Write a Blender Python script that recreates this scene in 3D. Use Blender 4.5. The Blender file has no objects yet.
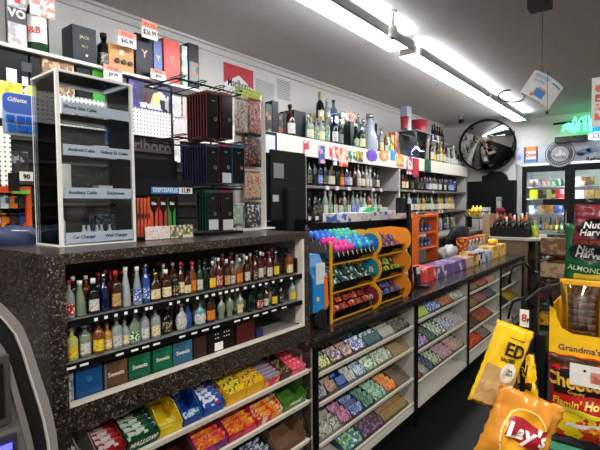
import bpy, bmesh, math, random
from mathutils import Vector, Matrix
random.seed(7)
S = bpy.context.scene
COL = S.collection
PI = math.pi

# ------------------------------------------------------------------ camera
F = 448.12
Yc = Vector((358, 24, -F)).normalized()
Xc = Vector((562, -16, F)).normalized()
Zc = Xc.cross(Yc).normalized(); Xc = Yc.cross(Zc).normalized()
H = 1.5
Rw = Matrix((Xc, Yc, Zc))            # camera vector -> world vector
cam = bpy.data.cameras.new('camera'); camo = bpy.data.objects.new('camera', cam); COL.objects.link(camo)
cam.sensor_width = 36; cam.lens = F/600*36; cam.clip_start = .02
camo.matrix_world = Matrix.Translation((0, 0, H)) @ Rw.to_4x4()
S.camera = camo

# ------------------------------------------------------------------ world, exposure
S.view_settings.view_transform = 'Standard'; S.view_settings.look = 'None'
S.view_settings.gamma = 1; S.view_settings.use_curve_mapping = False
S.view_settings.exposure = 0.0
w = bpy.data.worlds.new('world'); S.world = w; w.use_nodes = True
w.node_tree.nodes['Background'].inputs[0].default_value = (.8, .85, .9, 1)
w.node_tree.nodes['Background'].inputs[1].default_value = .12
TUBE = 24.0      # fluorescent diffuser emission
ROOMLAMP = 84   # the shop's other ceiling lamps (W)

def area(name, loc, rot, sx, sy, power, col=(1, .97, .93)):
    l = bpy.data.lights.new(name, 'AREA'); l.shape = 'RECTANGLE'; l.size = sx; l.size_y = sy
    l.energy = power; l.color = col
    o = bpy.data.objects.new(name, l); o.location = loc; o.rotation_euler = rot; COL.objects.link(o)
    return o
# lamps in the part of the shop to the right of and behind the viewer
area('aisle_lamp', (1.3, 1.2, 2.88), (0, 0, 0), .18, 2.4, ROOMLAMP)
area('aisle_lamp', (1.3, 5.2, 2.88), (0, 0, 0), .18, 2.4, ROOMLAMP*.8)
area('entrance_lamp', (0.1, -1.6, 2.88), (0, 0, 0), .18, 2.0, ROOMLAMP*1.3)

# pixel of the survey photograph -> point on a real plane
def ray(x, y): return Rw @ Vector((x-300, 225-y, -F))
def PX(x, y, c): r = ray(x, y); t = c/r.x; return Vector((c, t*r.y, H+t*r.z))
def PY(x, y, c): r = ray(x, y); t = c/r.y; return Vector((t*r.x, c, H+t*r.z))
def PZ(x, y, z): r = ray(x, y); t = (z-H)/r.z; return Vector((t*r.x, t*r.y, z))

# ------------------------------------------------------------------ materials
MC = {}
def lin(c):
    if isinstance(c, str):
        c = c.lstrip('#'); c = [int(c[i:i+2], 16)/255 for i in (0, 2, 4)]
    return tuple(v/12.92 if v <= .04045 else ((v+.055)/1.055)**2.4 for v in c[:3])+(1,)
def newmat(key):
    m = bpy.data.materials.new('mat_%d' % len(MC)); m.use_nodes = True; MC[key] = m
    nt = m.node_tree; b = nt.nodes['Principled BSDF']; return m, nt, b
def sock(b, n, v):
    if n in b.inputs: b.inputs[n].default_value = v
def M(col, rough=.5, metal=0, trans=0, emis=0, bump=0, var=.06, scale=30):
    key = ('M', str(col), rough, metal, trans, emis, bump, var, scale)
    if key in MC: return MC[key]
    m, nt, b = newmat(key); c = lin(col)
    sock(b, 'Roughness', rough); sock(b, 'Metallic', metal)
    if sum(c[:3]) < .06 and not trans: sock(b, 'Specular IOR Level', .22); sock(b, 'Transmission Weight', trans)
    if emis: sock(b, 'Emission Color', c); sock(b, 'Emission Strength', emis)
    tc = nt.nodes.new('ShaderNodeTexCoord'); n = nt.nodes.new('ShaderNodeTexNoise'); n.inputs['Scale'].default_value = scale
    nt.links.new(tc.outputs['Object'], n.inputs['Vector'])
    r = nt.nodes.new('ShaderNodeValToRGB'); nt.links.new(n.outputs['Fac'], r.inputs['Fac'])
    r.color_ramp.elements[0].position = .3; r.color_ramp.elements[1].position = .7
    r.color_ramp.elements[0].color = tuple(v*(1-var) for v in c[:3])+(1,)
    r.color_ramp.elements[1].color = tuple(min(1, v*(1+var)) for v in c[:3])+(1,)
    nt.links.new(r.outputs['Color'], b.inputs['Base Color'])
    if bump:
        bp = nt.nodes.new('ShaderNodeBump'); bp.inputs['Strength'].default_value = bump
        nt.links.new(n.outputs['Fac'], bp.inputs['Height']); nt.links.new(bp.outputs['Normal'], b.inputs['Normal'])
    return m
def PRT(a, b_=None, c_=None, scale=28, rough=.35, seed=0, stretch=(1, 1, 1)):
    """printed packaging: blocky cells of two or three inks over a base"""
    key = ('P', str(a), str(b_), str(c_), scale, rough, seed, stretch)
    if key in MC: return MC[key]
    m, nt, b = newmat(key); sock(b, 'Roughness', rough)
    tc = nt.nodes.new('ShaderNodeTexCoord'); mp = nt.nodes.new('ShaderNodeMapping')
    mp.inputs['Location'].default_value = (seed*1.7+.3, seed*.9+.1, seed*.5); mp.inputs['Scale'].default_value = stretch
    v = nt.nodes.new('ShaderNodeTexVoronoi'); v.distance = 'CHEBYCHEV'; v.inputs['Scale'].default_value = scale
    v.inputs['Randomness'].default_value = .8
    nt.links.new(tc.outputs['Object'], mp.inputs['Vector']); nt.links.new(mp.outputs['Vector'], v.inputs['Vector'])
    r = nt.nodes.new('ShaderNodeValToRGB'); r.color_ramp.interpolation = 'CONSTANT'
    sp = nt.nodes.new('ShaderNodeSeparateColor'); nt.links.new(v.outputs['Color'], sp.inputs[0]); nt.links.new(sp.outputs[0], r.inputs['Fac'])
    e = r.color_ramp.elements; e[0].position = 0; e[0].color = lin(a)
    e[1].position = .55; e[1].color = lin(b_ or a)
    if c_: q = e.new(.84); q.color = lin(c_)
    nt.links.new(r.outputs['Color'], b.inputs['Base Color'])
    return m
def granite():
    m, nt, b = newmat('granite'); sock(b, 'Roughness', .28)
    tc = nt.nodes.new('ShaderNodeTexCoord')
    v = nt.nodes.new('ShaderNodeTexVoronoi'); v.inputs['Scale'].default_value = 260
    n = nt.nodes.new('ShaderNodeTexNoise'); n.inputs['Scale'].default_value = 120; n.inputs['Detail'].default_value = 4
    for q in (v, n): nt.links.new(tc.outputs['Object'], q.inputs['Vector'])
    sp = nt.nodes.new('ShaderNodeSeparateColor'); nt.links.new(v.outputs['Color'], sp.inputs[0])
    r = nt.nodes.new('ShaderNodeValToRGB'); r.color_ramp.interpolation = 'CONSTANT'
    e = r.color_ramp.elements; e[0].color = lin('191513'); e[1].position = .42; e[1].color = lin('3a302b')
    for p, c in ((.60, '2a2422'), (.76, '6b5c52'), (.88, '4a3c34'), (.95, '978a80')): q = e.new(p); q.color = lin(c)
    nt.links.new(sp.outputs[0], r.inputs['Fac'])
    mx = nt.nodes.new('ShaderNodeMixRGB'); mx.blend_type = 'MULTIPLY'; mx.inputs[0].default_value = .5
    nt.links.new(r.outputs['Color'], mx.inputs[1]); nt.links.new(n.outputs['Fac'], mx.inputs[2])
    nt.links.new(mx.outputs[0], b.inputs['Base Color']); return m
def pegboard():
    m, nt, b = newmat('peg'); sock(b, 'Roughness', .5)
    tc = nt.nodes.new('ShaderNodeTexCoord'); mp = nt.nodes.new('ShaderNodeMapping'); mp.inputs['Scale'].default_value = (40, 40, 40)
    nt.links.new(tc.outputs['Object'], mp.inputs['Vector'])
    fr = nt.nodes.new('ShaderNodeVectorMath'); fr.operation = 'FRACTION'; nt.links.new(mp.outputs[0], fr.inputs[0])
    sb = nt.nodes.new('ShaderNodeVectorMath'); sb.operation = 'SUBTRACT'; sb.inputs[1].default_value = (.5, .5, .5); nt.links.new(fr.outputs[0], sb.inputs[0])
    ml = nt.nodes.new('ShaderNodeVectorMath'); ml.operation = 'MULTIPLY'; ml.inputs[1].default_value = (0, 1, 1); nt.links.new(sb.outputs[0], ml.inputs[0])
    ln = nt.nodes.new('ShaderNodeVectorMath'); ln.operation = 'LENGTH'; nt.links.new(ml.outputs[0], ln.inputs[0])
    r = nt.nodes.new('ShaderNodeValToRGB'); r.color_ramp.interpolation = 'CONSTANT'
    r.color_ramp.elements[0].color = lin('3a3632'); r.color_ramp.elements[1].position = .2; r.color_ramp.elements[1].color = lin('e2ded2')
    nt.links.new(ln.outputs['Value'], r.inputs['Fac']); nt.links.new(r.outputs['Color'], b.inputs['Base Color']); return m
def pane_mat(tint='ffffff', refl=.12):
    key = ('pane', tint, refl)
    if key in MC: return MC[key]
    m, nt, b = newmat(key); nt.nodes.remove(b)
    t = nt.nodes.new('ShaderNodeBsdfTransparent'); t.inputs[0].default_value = lin(tint)
    g = nt.nodes.new('ShaderNodeBsdfGlossy'); g.inputs['Roughness'].default_value = .03
    fz = nt.nodes.new('ShaderNodeFresnel'); fz.inputs[0].default_value = 1.3
    ad = nt.nodes.new('ShaderNodeMath'); ad.operation = 'ADD'; ad.inputs[1].default_value = refl*.3; nt.links.new(fz.outputs[0], ad.inputs[0])
    x = nt.nodes.new('ShaderNodeMixShader'); nt.links.new(ad.outputs[0], x.inputs[0]); nt.links.new(t.outputs[0], x.inputs[1]); nt.links.new(g.outputs[0], x.inputs[2])
    nt.links.new(x.outputs[0], nt.nodes['Material Output'].inputs[0]); return m

GRAN = granite(); PEG = pegboard()
WHITE = M('e8e4dc', .5); WHITEM = M('d8d5cd', .35); BLACK = M('070708', .4); DARK = M('1b1a1a', .5); GREY = M('8f8f90', .4)
WALLM = M('d0cdc7', .8, bump=.05, scale=60); CEILM = M('b5b3af', .85, bump=.04, scale=25, var=.05)
ACR = pane_mat('fbfdfd', .02); GLASS = pane_mat('dfe6e6', .3)
METAL = M('9a9a9c', .3, 1); TAGW = M('f0efe9', .5)
INK = M('15151a', .5)

# ------------------------------------------------------------------ mesh builder
class MB:
    def __init__(s): s.v = []; s.f = []; s.sm = []
    def add(s, vs, fs, sm=False):
        o = len(s.v); s.v += [Vector(p) for p in vs]; s.f += [tuple(i+o for i in f) for f in fs]; s.sm += [sm]*len(fs); return s
    def box(s, a, b, mtx=None):
        (x0, y0, z0), (x1, y1, z1) = a, b
        vs = [Vector(p) for p in ((x0, y0, z0), (x1, y0, z0), (x1, y1, z0), (x0, y1, z0), (x0, y0, z1), (x1, y0, z1), (x1, y1, z1), (x0, y1, z1))]
        if mtx: vs = [mtx @ p for p in vs]
        return s.add(vs, [(3, 2, 1, 0), (4, 5, 6, 7), (0, 1, 5, 4), (1, 2, 6, 5), (2, 3, 7, 6), (3, 0, 4, 7)])
    def lathe(s, prof, n=12, e=2.0, sx=1, sy=1, a0=0, a1=2*PI, caps=True, off=(0, 0, 0)):
        full = abs(a1-a0-2*PI) < 1e-6; k = n if full else n+1; vs = []; fs = []
        for r, z in prof:
            for i in range(k):
                a = a0+(a1-a0)*i/n; c, q = math.cos(a), math.sin(a)
                t = (abs(c)**e+abs(q)**e)**(-1/e) if e != 2 else 1
                vs.append((off[0]+r*c*t*sx, off[1]+r*q*t*sy, off[2]+z))
        for j in range(len(prof)-1):
            for i in range(n):
                i2 = (i+1) % k; fs.append((j*k+i, j*k+i2, (j+1)*k+i2, (j+1)*k+i))
        s.add(vs, fs, True)
        if caps and full:
            b = len(s.v)-len(vs); m = (len(prof)-1)*k
            s.f.append(tuple(b+i for i in range(k-1, -1, -1))); s.f.append(tuple(b+m+i for i in range(k))); s.sm += [False, False]
        return s
    def tube(s, pts, r, n=6, closed=False):
        pts = [Vector(p) for p in pts]; rings = []
        N = len(pts)
        for i, p in enumerate(pts):
            a = pts[i-1] if i else (pts[-1] if closed else p); b = pts[(i+1) % N] if (i < N-1 or closed) else p
            d = (b-a).normalized(); up = Vector((0, 0, 1)) if abs(d.z) < .9 else Vector((1, 0, 0))
            u = d.cross(up).normalized(); v = u.cross(d)
            rings.append([p+u*(r*math.cos(2*PI*k/n))+v*(r*math.sin(2*PI*k/n)) for k in range(n)])
        vs = [q for g in rings for q in g]; fs = []
        for j in range(N if closed else N-1):
            j2 = (j+1) % N
            for i in range(n): fs.append((j*n+i, j*n+(i+1) % n, j2*n+(i+1) % n, j2*n+i))
        s.add(vs, fs, True)
        if not closed:
            b = len(s.v)-len(vs); s.f += [tuple(b+i for i in range(n-1, -1, -1)), tuple(b+(N-1)*n+i for i in range(n))]; s.sm += [False]*2
        return s
    def prism(s, outline, d):
        """outline: coplanar points, extruded by vector d"""
        o = [Vector(p) for p in outline]; d = Vector(d); n = len(o)
        nrm = Vector((0, 0, 0))
        for i in range(n): nrm += o[i].cross(o[(i+1) % n])
        if nrm.dot(d) > 0: o.reverse()
        vs = o+[p+d for p in o]
        fs = [tuple(range(n)), tuple(range(2*n-1, n-1, -1))]+[(i, i+n, (i+1) % n+n, (i+1) % n) for i in range(n)]
        return s.add(vs, fs)
    def grid(s, fn, nu, nv, th=None):
        vs = [fn(i/nu, j/nv) for j in range(nv+1) for i in range(nu+1)]
        fs = [(j*(nu+1)+i, j*(nu+1)+i+1, (j+1)*(nu+1)+i+1, (j+1)*(nu+1)+i) for j in range(nv) for i in range(nu)]
        return s.add(vs, fs, True)
    def mesh(s, name, mat, bevel=0, weld=False):
        me = bpy.data.meshes.new(name); me.from_pydata(s.v, [], s.f); me.materials.append(mat)
        me.polygons.foreach_set('use_smooth', s.sm)
        if bevel or weld:
            bm = bmesh.new(); bm.from_mesh(me)
            if weld: bmesh.ops.remove_doubles(bm, verts=bm.verts, dist=1e-5)
            if bevel: bmesh.ops.bevel(bm, geom=bm.edges[:], offset=bevel, segments=2, affect='EDGES', profile=.6)
            bm.to_mesh(me); bm.free()
        return me
    def obj(s, name, mat, parent=None, bevel=0, weld=False):
        return link(name, s.mesh(name, mat, bevel, weld), parent)
def link(name, me, parent=None, loc=None, rot=None):
    o = bpy.data.objects.new(name, me); COL.objects.link(o)
    if parent: o.parent = parent
    if loc is not None: o.location = loc
    if rot is not None: o.rotation_euler = rot
    return o
def tag(o, label, cat, group=None, kind=None):
    if label: o['label'] = label
    if cat: o['category'] = cat
    if group: o['group'] = group
    if kind: o['kind'] = kind
    return o
def thing(name, label, cat, loc=(0, 0, 0), rot=(0, 0, 0), group=None):
    return tag(link(name, None, None, loc, rot), label, cat, group)
def struct(name, mb, mat, bevel=0):
    o = mb.obj(name, mat, None, bevel); o['kind'] = 'structure'; return o
def local(parent, p):  # world point -> local of an unrotated thing
    return Vector(p)-parent.location

FACE = {'+X': Matrix(((0, 0, 1), (1, 0, 0), (0, 1, 0))), '-Y': Matrix(((1, 0, 0), (0, 0, -1), (0, 1, 0))),
        'UP': Matrix(((0, -1, 0), (1, 0, 0), (0, 0, 1)))}
_dg = None
TXT = {}
def text(s, size, mat, parent, loc, face='+X', roll=0, tilt=0, shear=0, bold=0, name='lettering', sx=1, align='CENTER', depth=.0006, mtx=None):
    key = (s, size, shear, bold, align, depth, str(mat.name), sx)
    if key not in TXT:
        c = bpy.data.curves.new('t', 'FONT'); c.body = s; c.size = size; c.extrude = depth; c.shear = shear; c.offset = bold*size
        c.align_x = align; c.align_y = 'CENTER'; c.resolution_u = 2
        o = bpy.data.objects.new('t', c); COL.objects.link(o); bpy.context.view_layer.update()
        me = bpy.data.meshes.new_from_object(o.evaluated_get(bpy.context.evaluated_depsgraph_get()))
        me.materials.clear(); me.materials.append(mat); bpy.data.objects.remove(o)
        for v in me.vertices: v.co.x *= sx
        TXT[key] = me
    o = link(name, TXT[key], parent)
    R = (mtx or FACE[face]).to_4x4() @ Matrix.Rotation(tilt, 4, 'X') @ Matrix.Rotation(roll, 4, 'Z')
    o.matrix_local = Matrix.Translation(loc) @ R
    return o
ONES = 'first second third fourth fifth sixth seventh eighth ninth tenth eleventh twelfth thirteenth fourteenth fifteenth sixteenth seventeenth eighteenth nineteenth'.split()
TENS = {20: 'twent', 30: 'thirt', 40: 'fort'}
def nth(i):
    if i <= 19: return ONES[i-1]
    t, u = i//10*10, i % 10
    return TENS[t]+'ieth' if u == 0 else TENS[t]+'y-'+ONES[u-1]

# ------------------------------------------------------------------ bottles
PROF = {
 'std':   ([(.9, 0), (1, .03), (1, .56), (.8, .66), (.4, .74), (.34, .78), (.34, .93)], 2, 1, 1),
 'wine':  ([(.9, 0), (1, .03), (1, .55), (.85, .64), (.42, .74), (.36, .8), (.36, .93)], 2, 1, 1),
 'sq':    ([(.9, 0), (1, .03), (1, .62), (.75, .7), (.36, .74), (.36, .93)], 6, .85, .85),
 'flask': ([(.9, 0), (1, .04), (1, .5), (.85, .62), (.45, .72), (.3, .78), (.3, .92)], 2.6, .6, 1.1),
 'round': ([(.6, 0), (.9, .05), (1.12, .22), (1.12, .34), (.9, .5), (.45, .6), (.3, .66), (.3, .86)], 2.2, .75, 1.1),
 'taper': ([(.85, 0), (.95, .03), (.8, .45), (.55, .65), (.36, .8), (.36, .93)], 2, 1, 1),
 'skull': ([(.6, 0), (.75, .08), (.7, .2), (1.0, .32), (1.05, .45), (.9, .6), (.4, .68), (.36, .86)], 2.2, .9, 1),
 'decant':([(.8, 0), (1, .03), (1.02, .38), (.8, .5), (.45, .58), (.38, .75)], 4, .7, 1.05),
}
CAPZ = {'std': .9, 'wine': .72, 'sq': .86, 'flask': .88, 'round': .8, 'taper': .88, 'skull': .82, 'decant': .72}
BC = {}
def bottle(name, label, cat, group, loc, kind, h, r, glass, cap, lab, labz=(.1, .42), rz=0, parts=True, capw=None, n=None):
    prof, e, sx, sy = PROF[kind]
    big = n or (14 if h < .14 or h > .5 else 12)
    k = (kind, h, r, glass.name)
    if k not in BC: BC[k] = MB().lathe([(a*r, max(z*h, .0009)) for a, z in prof], big, e, sx, sy).mesh('bottle', glass)
    root = link(name, BC[k], None, loc, (0, 0, rz)); tag(root, label, cat, group)
    cz = CAPZ[kind]; cr = prof[-1][0]*r*(1.2 if kind != 'wine' else 1.15)
    if kind == 'round' or kind == 'decant': cr *= 1.3
    if cap:
        k = ('c', kind, h, r, cap.name)
        if k not in BC:
            if kind == 'wine': BC[k] = MB().lathe([(.46*r, .725*h), (.4*r, .8*h), (.4*r, h)], 10).mesh('cap', cap)
            elif kind in ('round', 'decant'): BC[k] = MB().lathe([(cr*.7, cz*h), (cr, (cz+.05)*h), (cr, .95*h), (cr*.5, h)], 10).mesh('cap', cap)
            else: BC[k] = MB().lathe([(cr, cz*h), (cr, h)], 10).mesh('cap', cap)
        link('cap', BC[k], root)
    if lab:
        k = ('l', kind, h, r, lab.name, labz)
        if k not in BC:
            def rad(z):
                for (a, z0), (b, z1) in zip(prof, prof[1:]):
                    if z0 <= z <= z1: return a+(b-a)*(z-z0)/(z1-z0)
                return 1
            z0, z1 = labz; zs = [z0+(z1-z0)*i/3 for i in range(4)]
            BC[k] = MB().lathe([(rad(z)*r*1.02+.0004, z*h) for z in zs], 12, e, sx, sy, -1.35, .55, caps=False).mesh('label', lab)
        link('label', BC[k], root)
    return root
def G(c, t=.55, rough=.05): return M(c, rough, 0, t, var=.02)
CLR = G('8a9290', .93); CLRG = G('74836a', .88); GRN = G('1d3a22', .35); DKG = G('10201a', .2); AMB = G('743c14', .6); BRN = G('3a1c0e', .3)
BLK = G('0b0b0d', .05); NAVY = G('10183c', .3); BLU = G('24488a', .75); TEAL = G('4c868c', .75); GOLD = G('a87c2c', .75); RED = G('541014', .35); FROST = M('a0a6a8', .25, 0, .6); VIO = G('3a2560', .3)
capW = M('e6e6e2', .4); capR = M('b4201e', .35); capK = M('131313', .3); capS = M('b8bac0', .25, .9); capG = M('c8a04a', .3, .8); capN = M('1c2c7a', .35); capO = M('e0862a', .4); capP = M('b02a50', .35)
lW = PRT('cfccc2', 'bcb9b0', '85837c', 260); lC = PRT('e2d3a8', 'd8c595', 'a88a5c', 260); lY = PRT('e6c534', 'e0b820', 'b0901c', 260); lO = PRT('d8741e', 'e08a2a', 'a8500f', 260)
lK = PRT('1a1a1c', '2a2a2c', 'c9b070', 260); lT = PRT('c9a266', 'b98d50', '8a683c', 260); lB = PRT('3d5fb4', 'e0e4ee', '22387e', 260); lR = PRT('b8231f', 'e6e0d6', '7a1210', 260); lG = PRT('2f7a3f', 'dfe3d3', '1c4a28', 260)
GN = {CLR.name: 'clear', CLRG.name: 'pale green', GRN.name: 'green', DKG.name: 'dark green', AMB.name: 'amber', BRN.name: 'brown', BLK.name: 'black', NAVY.name: 'navy', BLU.name: 'blue', TEAL.name: 'teal', GOLD.name: 'golden', RED.name: 'dark red', FROST.name: 'frosted', VIO.name: 'violet'}
CN = {capW.name: 'white', capR.name: 'red', capK.name: 'black', capS.name: 'silver', capG.name: 'gold', capN.name: 'blue', capO.name: 'orange', capP.name: 'pink'}
LN = {lW.name: 'white', lC.name: 'cream', lY.name: 'yellow', lO.name: 'orange', lK.name: 'black', lT.name: 'tan', lB.name: 'blue', lR.name: 'red', lG.name: 'green'}
def desc(glass, cap, lab):
    s = GN.get(glass.name, 'pale')
    if lab: s += ' '+LN.get(lab.name, 'white')+'-labelled'
    if cap: s += ' '+CN.get(cap.name, 'gold')+'-capped'
    return s

# ------------------------------------------------------------------ the room
XW = -3.2; YB = 8.36; ZC = 2.95; XS = -2.7; C = -1.25
struct('floor', MB().box((XW-.1, -3, -.1), (3.6, YB+1.2, 0)), M('0a0a09', .6, bump=.03, scale=8, var=.25))
struct('ceiling', MB().box((XW-.1, -3, ZC), (3.6, YB+1.2, ZC+.1)), CEILM)
struct('wall_left', MB().box((XW-.1, -3, 0), (XW, YB+.1, ZC)), WALLM)
struct('wall_right', MB().box((3.5, -3, 0), (3.6, YB+.1, ZC)), WALLM)
struct('wall_front', MB().box((XW, -3.1, 0), (3.5, -3, ZC)), WALLM)
struct('wall_back', MB().box((XW, YB, 0), (-1.9, YB+.1, ZC)).box((-1.9, YB, 2.45), (3.5, YB+.1, ZC)).box((3.0, YB, 0), (3.5, YB+.1, 2.45)), WALLM)
struct('trim_left', MB().box((XW, -3, ZC-.07), (XW+.02, YB, ZC-.02)).box((XW, -3, ZC-.02), (XW+.045, YB, ZC)), M('c9c7c2', .6))
struct('trim_back', MB().box((XW+.045, YB-.02, ZC-.05), (3.5, YB, ZC)), M('a9a7a2', .6))

# ------------------------------------------------------------------ fluorescent fixtures
EMI = M('f4f8ff', .4, emis=TUBE)
def fixture(y0, y1, label):
    t = thing('fluorescent_light', label, 'ceiling light', (-1.76, y0, 2.85), group=None)
    L = y1-y0
    MB().box((-.115, .03, -.02), (.055, L-.03, .03)).obj('diffuser', EMI, t, .008)
    MB().box((-.12, 0, .0305), (.03, L, .1)).obj('housing', M('c9c9c6', .4), t)
    MB().box((.082, 0, -.045), (.108, L, .02)).obj('reflector_rail', M('a8a7ab', .4), t)
    MB().box((.06, .05, -.03), (.075, L-.05, .028)).obj('tube', EMI, t)  # emissive strip hidden behind the rail, added to throw light on the ceiling
    for y in (0, L-.02): MB().box((-.1, y, -.02), (.06, y+.02, .04)).obj('end_cap', WHITEM, t)
    return t
fixture(-1.3, 1.1, 'long fluorescent ceiling light nearest the viewer, above the liquor counter')
fixture(1.15, 3.66, 'bright fluorescent ceiling light over the tall counter, ahead of the white bracket joint')
fixture(3.80, 5.88, 'middle fluorescent light of the ceiling row, past the bracket joint')
fixture(5.92, 8.05, 'farthest fluorescent light of the ceiling row, close to the round mirror')
t = thing('ceiling_camera', 'small white swivel camera clamped to the near fluorescent rail', 'camera', (-1.60, 3.15, 2.80))
MB().lathe([(.03, 0), (.03, .012)], 12, off=(0, 0, .135)).obj('mount_plate', WHITEM, t)
MB().tube([(0, 0, .14), (0, 0, .04)], .011).obj('bracket', WHITEM, t)
MB().lathe([(.02, -.05), (.032, -.045), (.034, .03), (.02, .045)], 12).obj('body', WHITE, t)
MB().lathe([(.018, -.055), (.018, -.05)], 12).obj('lens', BLACK, t)
for i, (x, y) in enumerate(((461, 121),)):
    p = PY(x, y, 7.6); t = thing('ceiling_camera', 'tiny dome camera hanging at the far corner, left of the round mirror', 'camera', (p.x, p.y, ZC))
    MB().tube([(0, 0, 0), (0, 0, -.07)], .012).obj('bracket', WHITEM, t)
    MB().lathe([(.02, -.13), (.04, -.11), (.045, -.08), (.03, -.06)], 12).obj('dome', BLACK, t)
p = PZ(512, 98, 2.86)
ring = [(p.x+.13*math.cos(a)*.9, p.y+.45*math.sin(a), 2.88+.035*math.sin(a*1.0+1)) for a in [i*2*PI/26 for i in range(23)]]
tag(MB().tube(ring, .012).obj('cable_loop', M('3c3a38', .5)), 'loose dark cable looped below the ceiling beside the light row', 'cable')
t = thing('ceiling_speaker', 'dark boxy speaker cut off at the top edge above the hanging sign', 'speaker', (0, 0, 0))
p = PZ(540, 2, 2.86); t.location = (p.x, p.y, ZC)
MB().box((-.07, -.06, -.14), (.07, .06, -.02)).obj('housing', M('2a2826', .5), t, .01)
MB().box((-.02, -.02, -.02), (.02, .02, 0)).obj('mount', BLACK, t)

# ------------------------------------------------------------------ tall granite counter with the miniature bottle bay
Y0, Y1, ZT = .5, 1.635, 1.3725
XBK = -1.95
t = thing('display_counter', 'tall speckled dark granite counter with a built-in bay of miniature bottles', 'counter', (C, Y0, 0))
L = Y1-Y0; bz0, bz1, by0, by1 = .945, 1.342, .045, 1.09
body = MB()
body.box((-.7, .0, ZT-.03), (0, L, ZT-.001))                      # top slab
body.box((-.7, 0, .06), (0, by0, ZT-.03))                    # left end panel
body.box((-.03, by0, bz1), (0, L, ZT-.03))
body.box((-.04, by1, .83), (0, L, bz1)).box((-.04, L-.012, .06), (0, L, .83))
body.box((-.03, by0, .872), (0, by1, bz0))                    # apron under the bay
body.box((-.7, by0, .06), (-.66, L, ZT-.03))                 # back
body.box((-.66, L-.03, .95), (-.04, L, ZT-.03))
body.obj('countertop', GRAN, t)
tr = MB(); tr.box((-.012, by0, bz0), (.003, by1, bz0+.012)).box((-.04, by1-.014, bz0+.012), (.003, by1, bz1)).obj('bay_trim', M('e6ded0', .4), t)
MB().box((-.3, by0, bz0-.005), (-.04, by1, bz0+.003)).box((-.3, by1-.008, bz0), (-.04, by1, bz1)).obj('bay_lining', M('8c8b88', .5), t)
MB().box((-.3, by0, bz0+.004), (-.285, by1-.009, bz1)).obj('bay_back', M('2e2a27', .6), t)
for z in (1.186, 1.066):
    MB().box((-.285, by0, z-.006), (-.002, by1-.014, z-.001)).obj('bay_shelf', M('8f9394', .3), t)
    MB().box((-.004, by0, z-.020), (.002, by1-.014, z)).obj('price_rail', BLACK, t)
MB().box((-.66, .045, .03), (-.03, L, .06)).obj('plinth', BLACK, t)
def tick(parent, y, z, w, h): MB().box((.002, y-w/2, z-h/2), (.0035, y+w/2, z+h/2)).obj('price_tag', TAGW, parent)
for x in (95, 105, 115, 125, 135, 146, 150.5, 170, 178, 187, 197, 206, 213, 220, 226, 232, 237, 245, 253, 260, 266, 273, 281, 291):
    tick(t, PX(x, 300, C).y-Y0, 1.176, .010 if x < 200 else .014, .009)
for x in (70, 83, 119, 134, 145, 156, 182, 194, 205, 216, 237, 246, 256, 265, 274, 284):
    tick(t, PX(x, 340, C).y-Y0, 1.056, .024 if x < 200 else .03, .006)
for x in (75, 99): pass

# miniature bottles
def row(data, z, xf, shelf, h0, group):
    data = sorted(data)
    for i, (px, kind, hh, r, gl, cp, lb) in enumerate(data):
        p = PX(px, 300, xf)
        lab = '%s miniature, %s from left, %s' % (desc(gl, cp, lb), nth(i+1), shelf)
        bottle('miniature_bottle', lab, 'miniature bottle', group, (xf-.006*(i % 2), p.y, z+.0008), kind, h0*hh, r*.9, gl, cp, lb)
s1 = [(69, 'std', .95, .0165, CLR, capR, lR), (81, 'taper', .9, .019, CLRG, capW, None), (93.5, 'sq', .92, .019, BLK, capW, lW), (105, 'std', 1.0, .0165, NAVY, capS, None),
 (116, 'sq', 1.05, .017, BRN, capR, lT), (127, 'taper', 1.1, .018, FROST, capW, None), (137.5, 'taper', 1.08, .017, CLR, capW, lB), (147, 'std', 1.12, .0155, BLU, capS, lB),
 (156, 'flask', .85, .019, BRN, capG, lC), (167, 'sq', .88, .022, BRN, capW, lC), (175, 'std', .85, .015, DKG, capK, lK), (182, 'std', 1.05, .0145, BRN, capP, lC),
 (188, 'flask', .75, .015, BRN, capK, lC), (194, 'flask', 1.0, .0165, AMB, capP, lO), (200, 'std', 1.0, .013, GRN, capK, lW), (206, 'std', 1.08, .013, DKG, capK, None), (213, 'flask', .95, .015, BRN, capW, lY),
 (220, 'std', 1.02, .0155, RED, capW, lR), (227, 'sq', .95, .0145, BRN, capW, lT), (233.5, 'std', .85, .0135, AMB, capW, lW), (240, 'flask', .92, .0155, AMB, capW, lO),
 (248, 'sq', .95, .016, BRN, capW, lW), (255, 'std', .98, .0145, BRN, capK, lK), (262, 'flask', 1.05, .016, RED, capW, lW), (269.5, 'std', 1.02, .0155, RED, capR, lW), (277.5, 'flask', 1.0, .0175, BRN, capS, lY), (289, 'sq', 1.0, .021, AMB, capK, lC), (298.5, 'sq', .9, .018, BRN, capK, None)]
row(s1, 1.186, C-.03, 'front row of top bay shelf', .112, 'miniatures on the top bay shelf')
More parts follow.
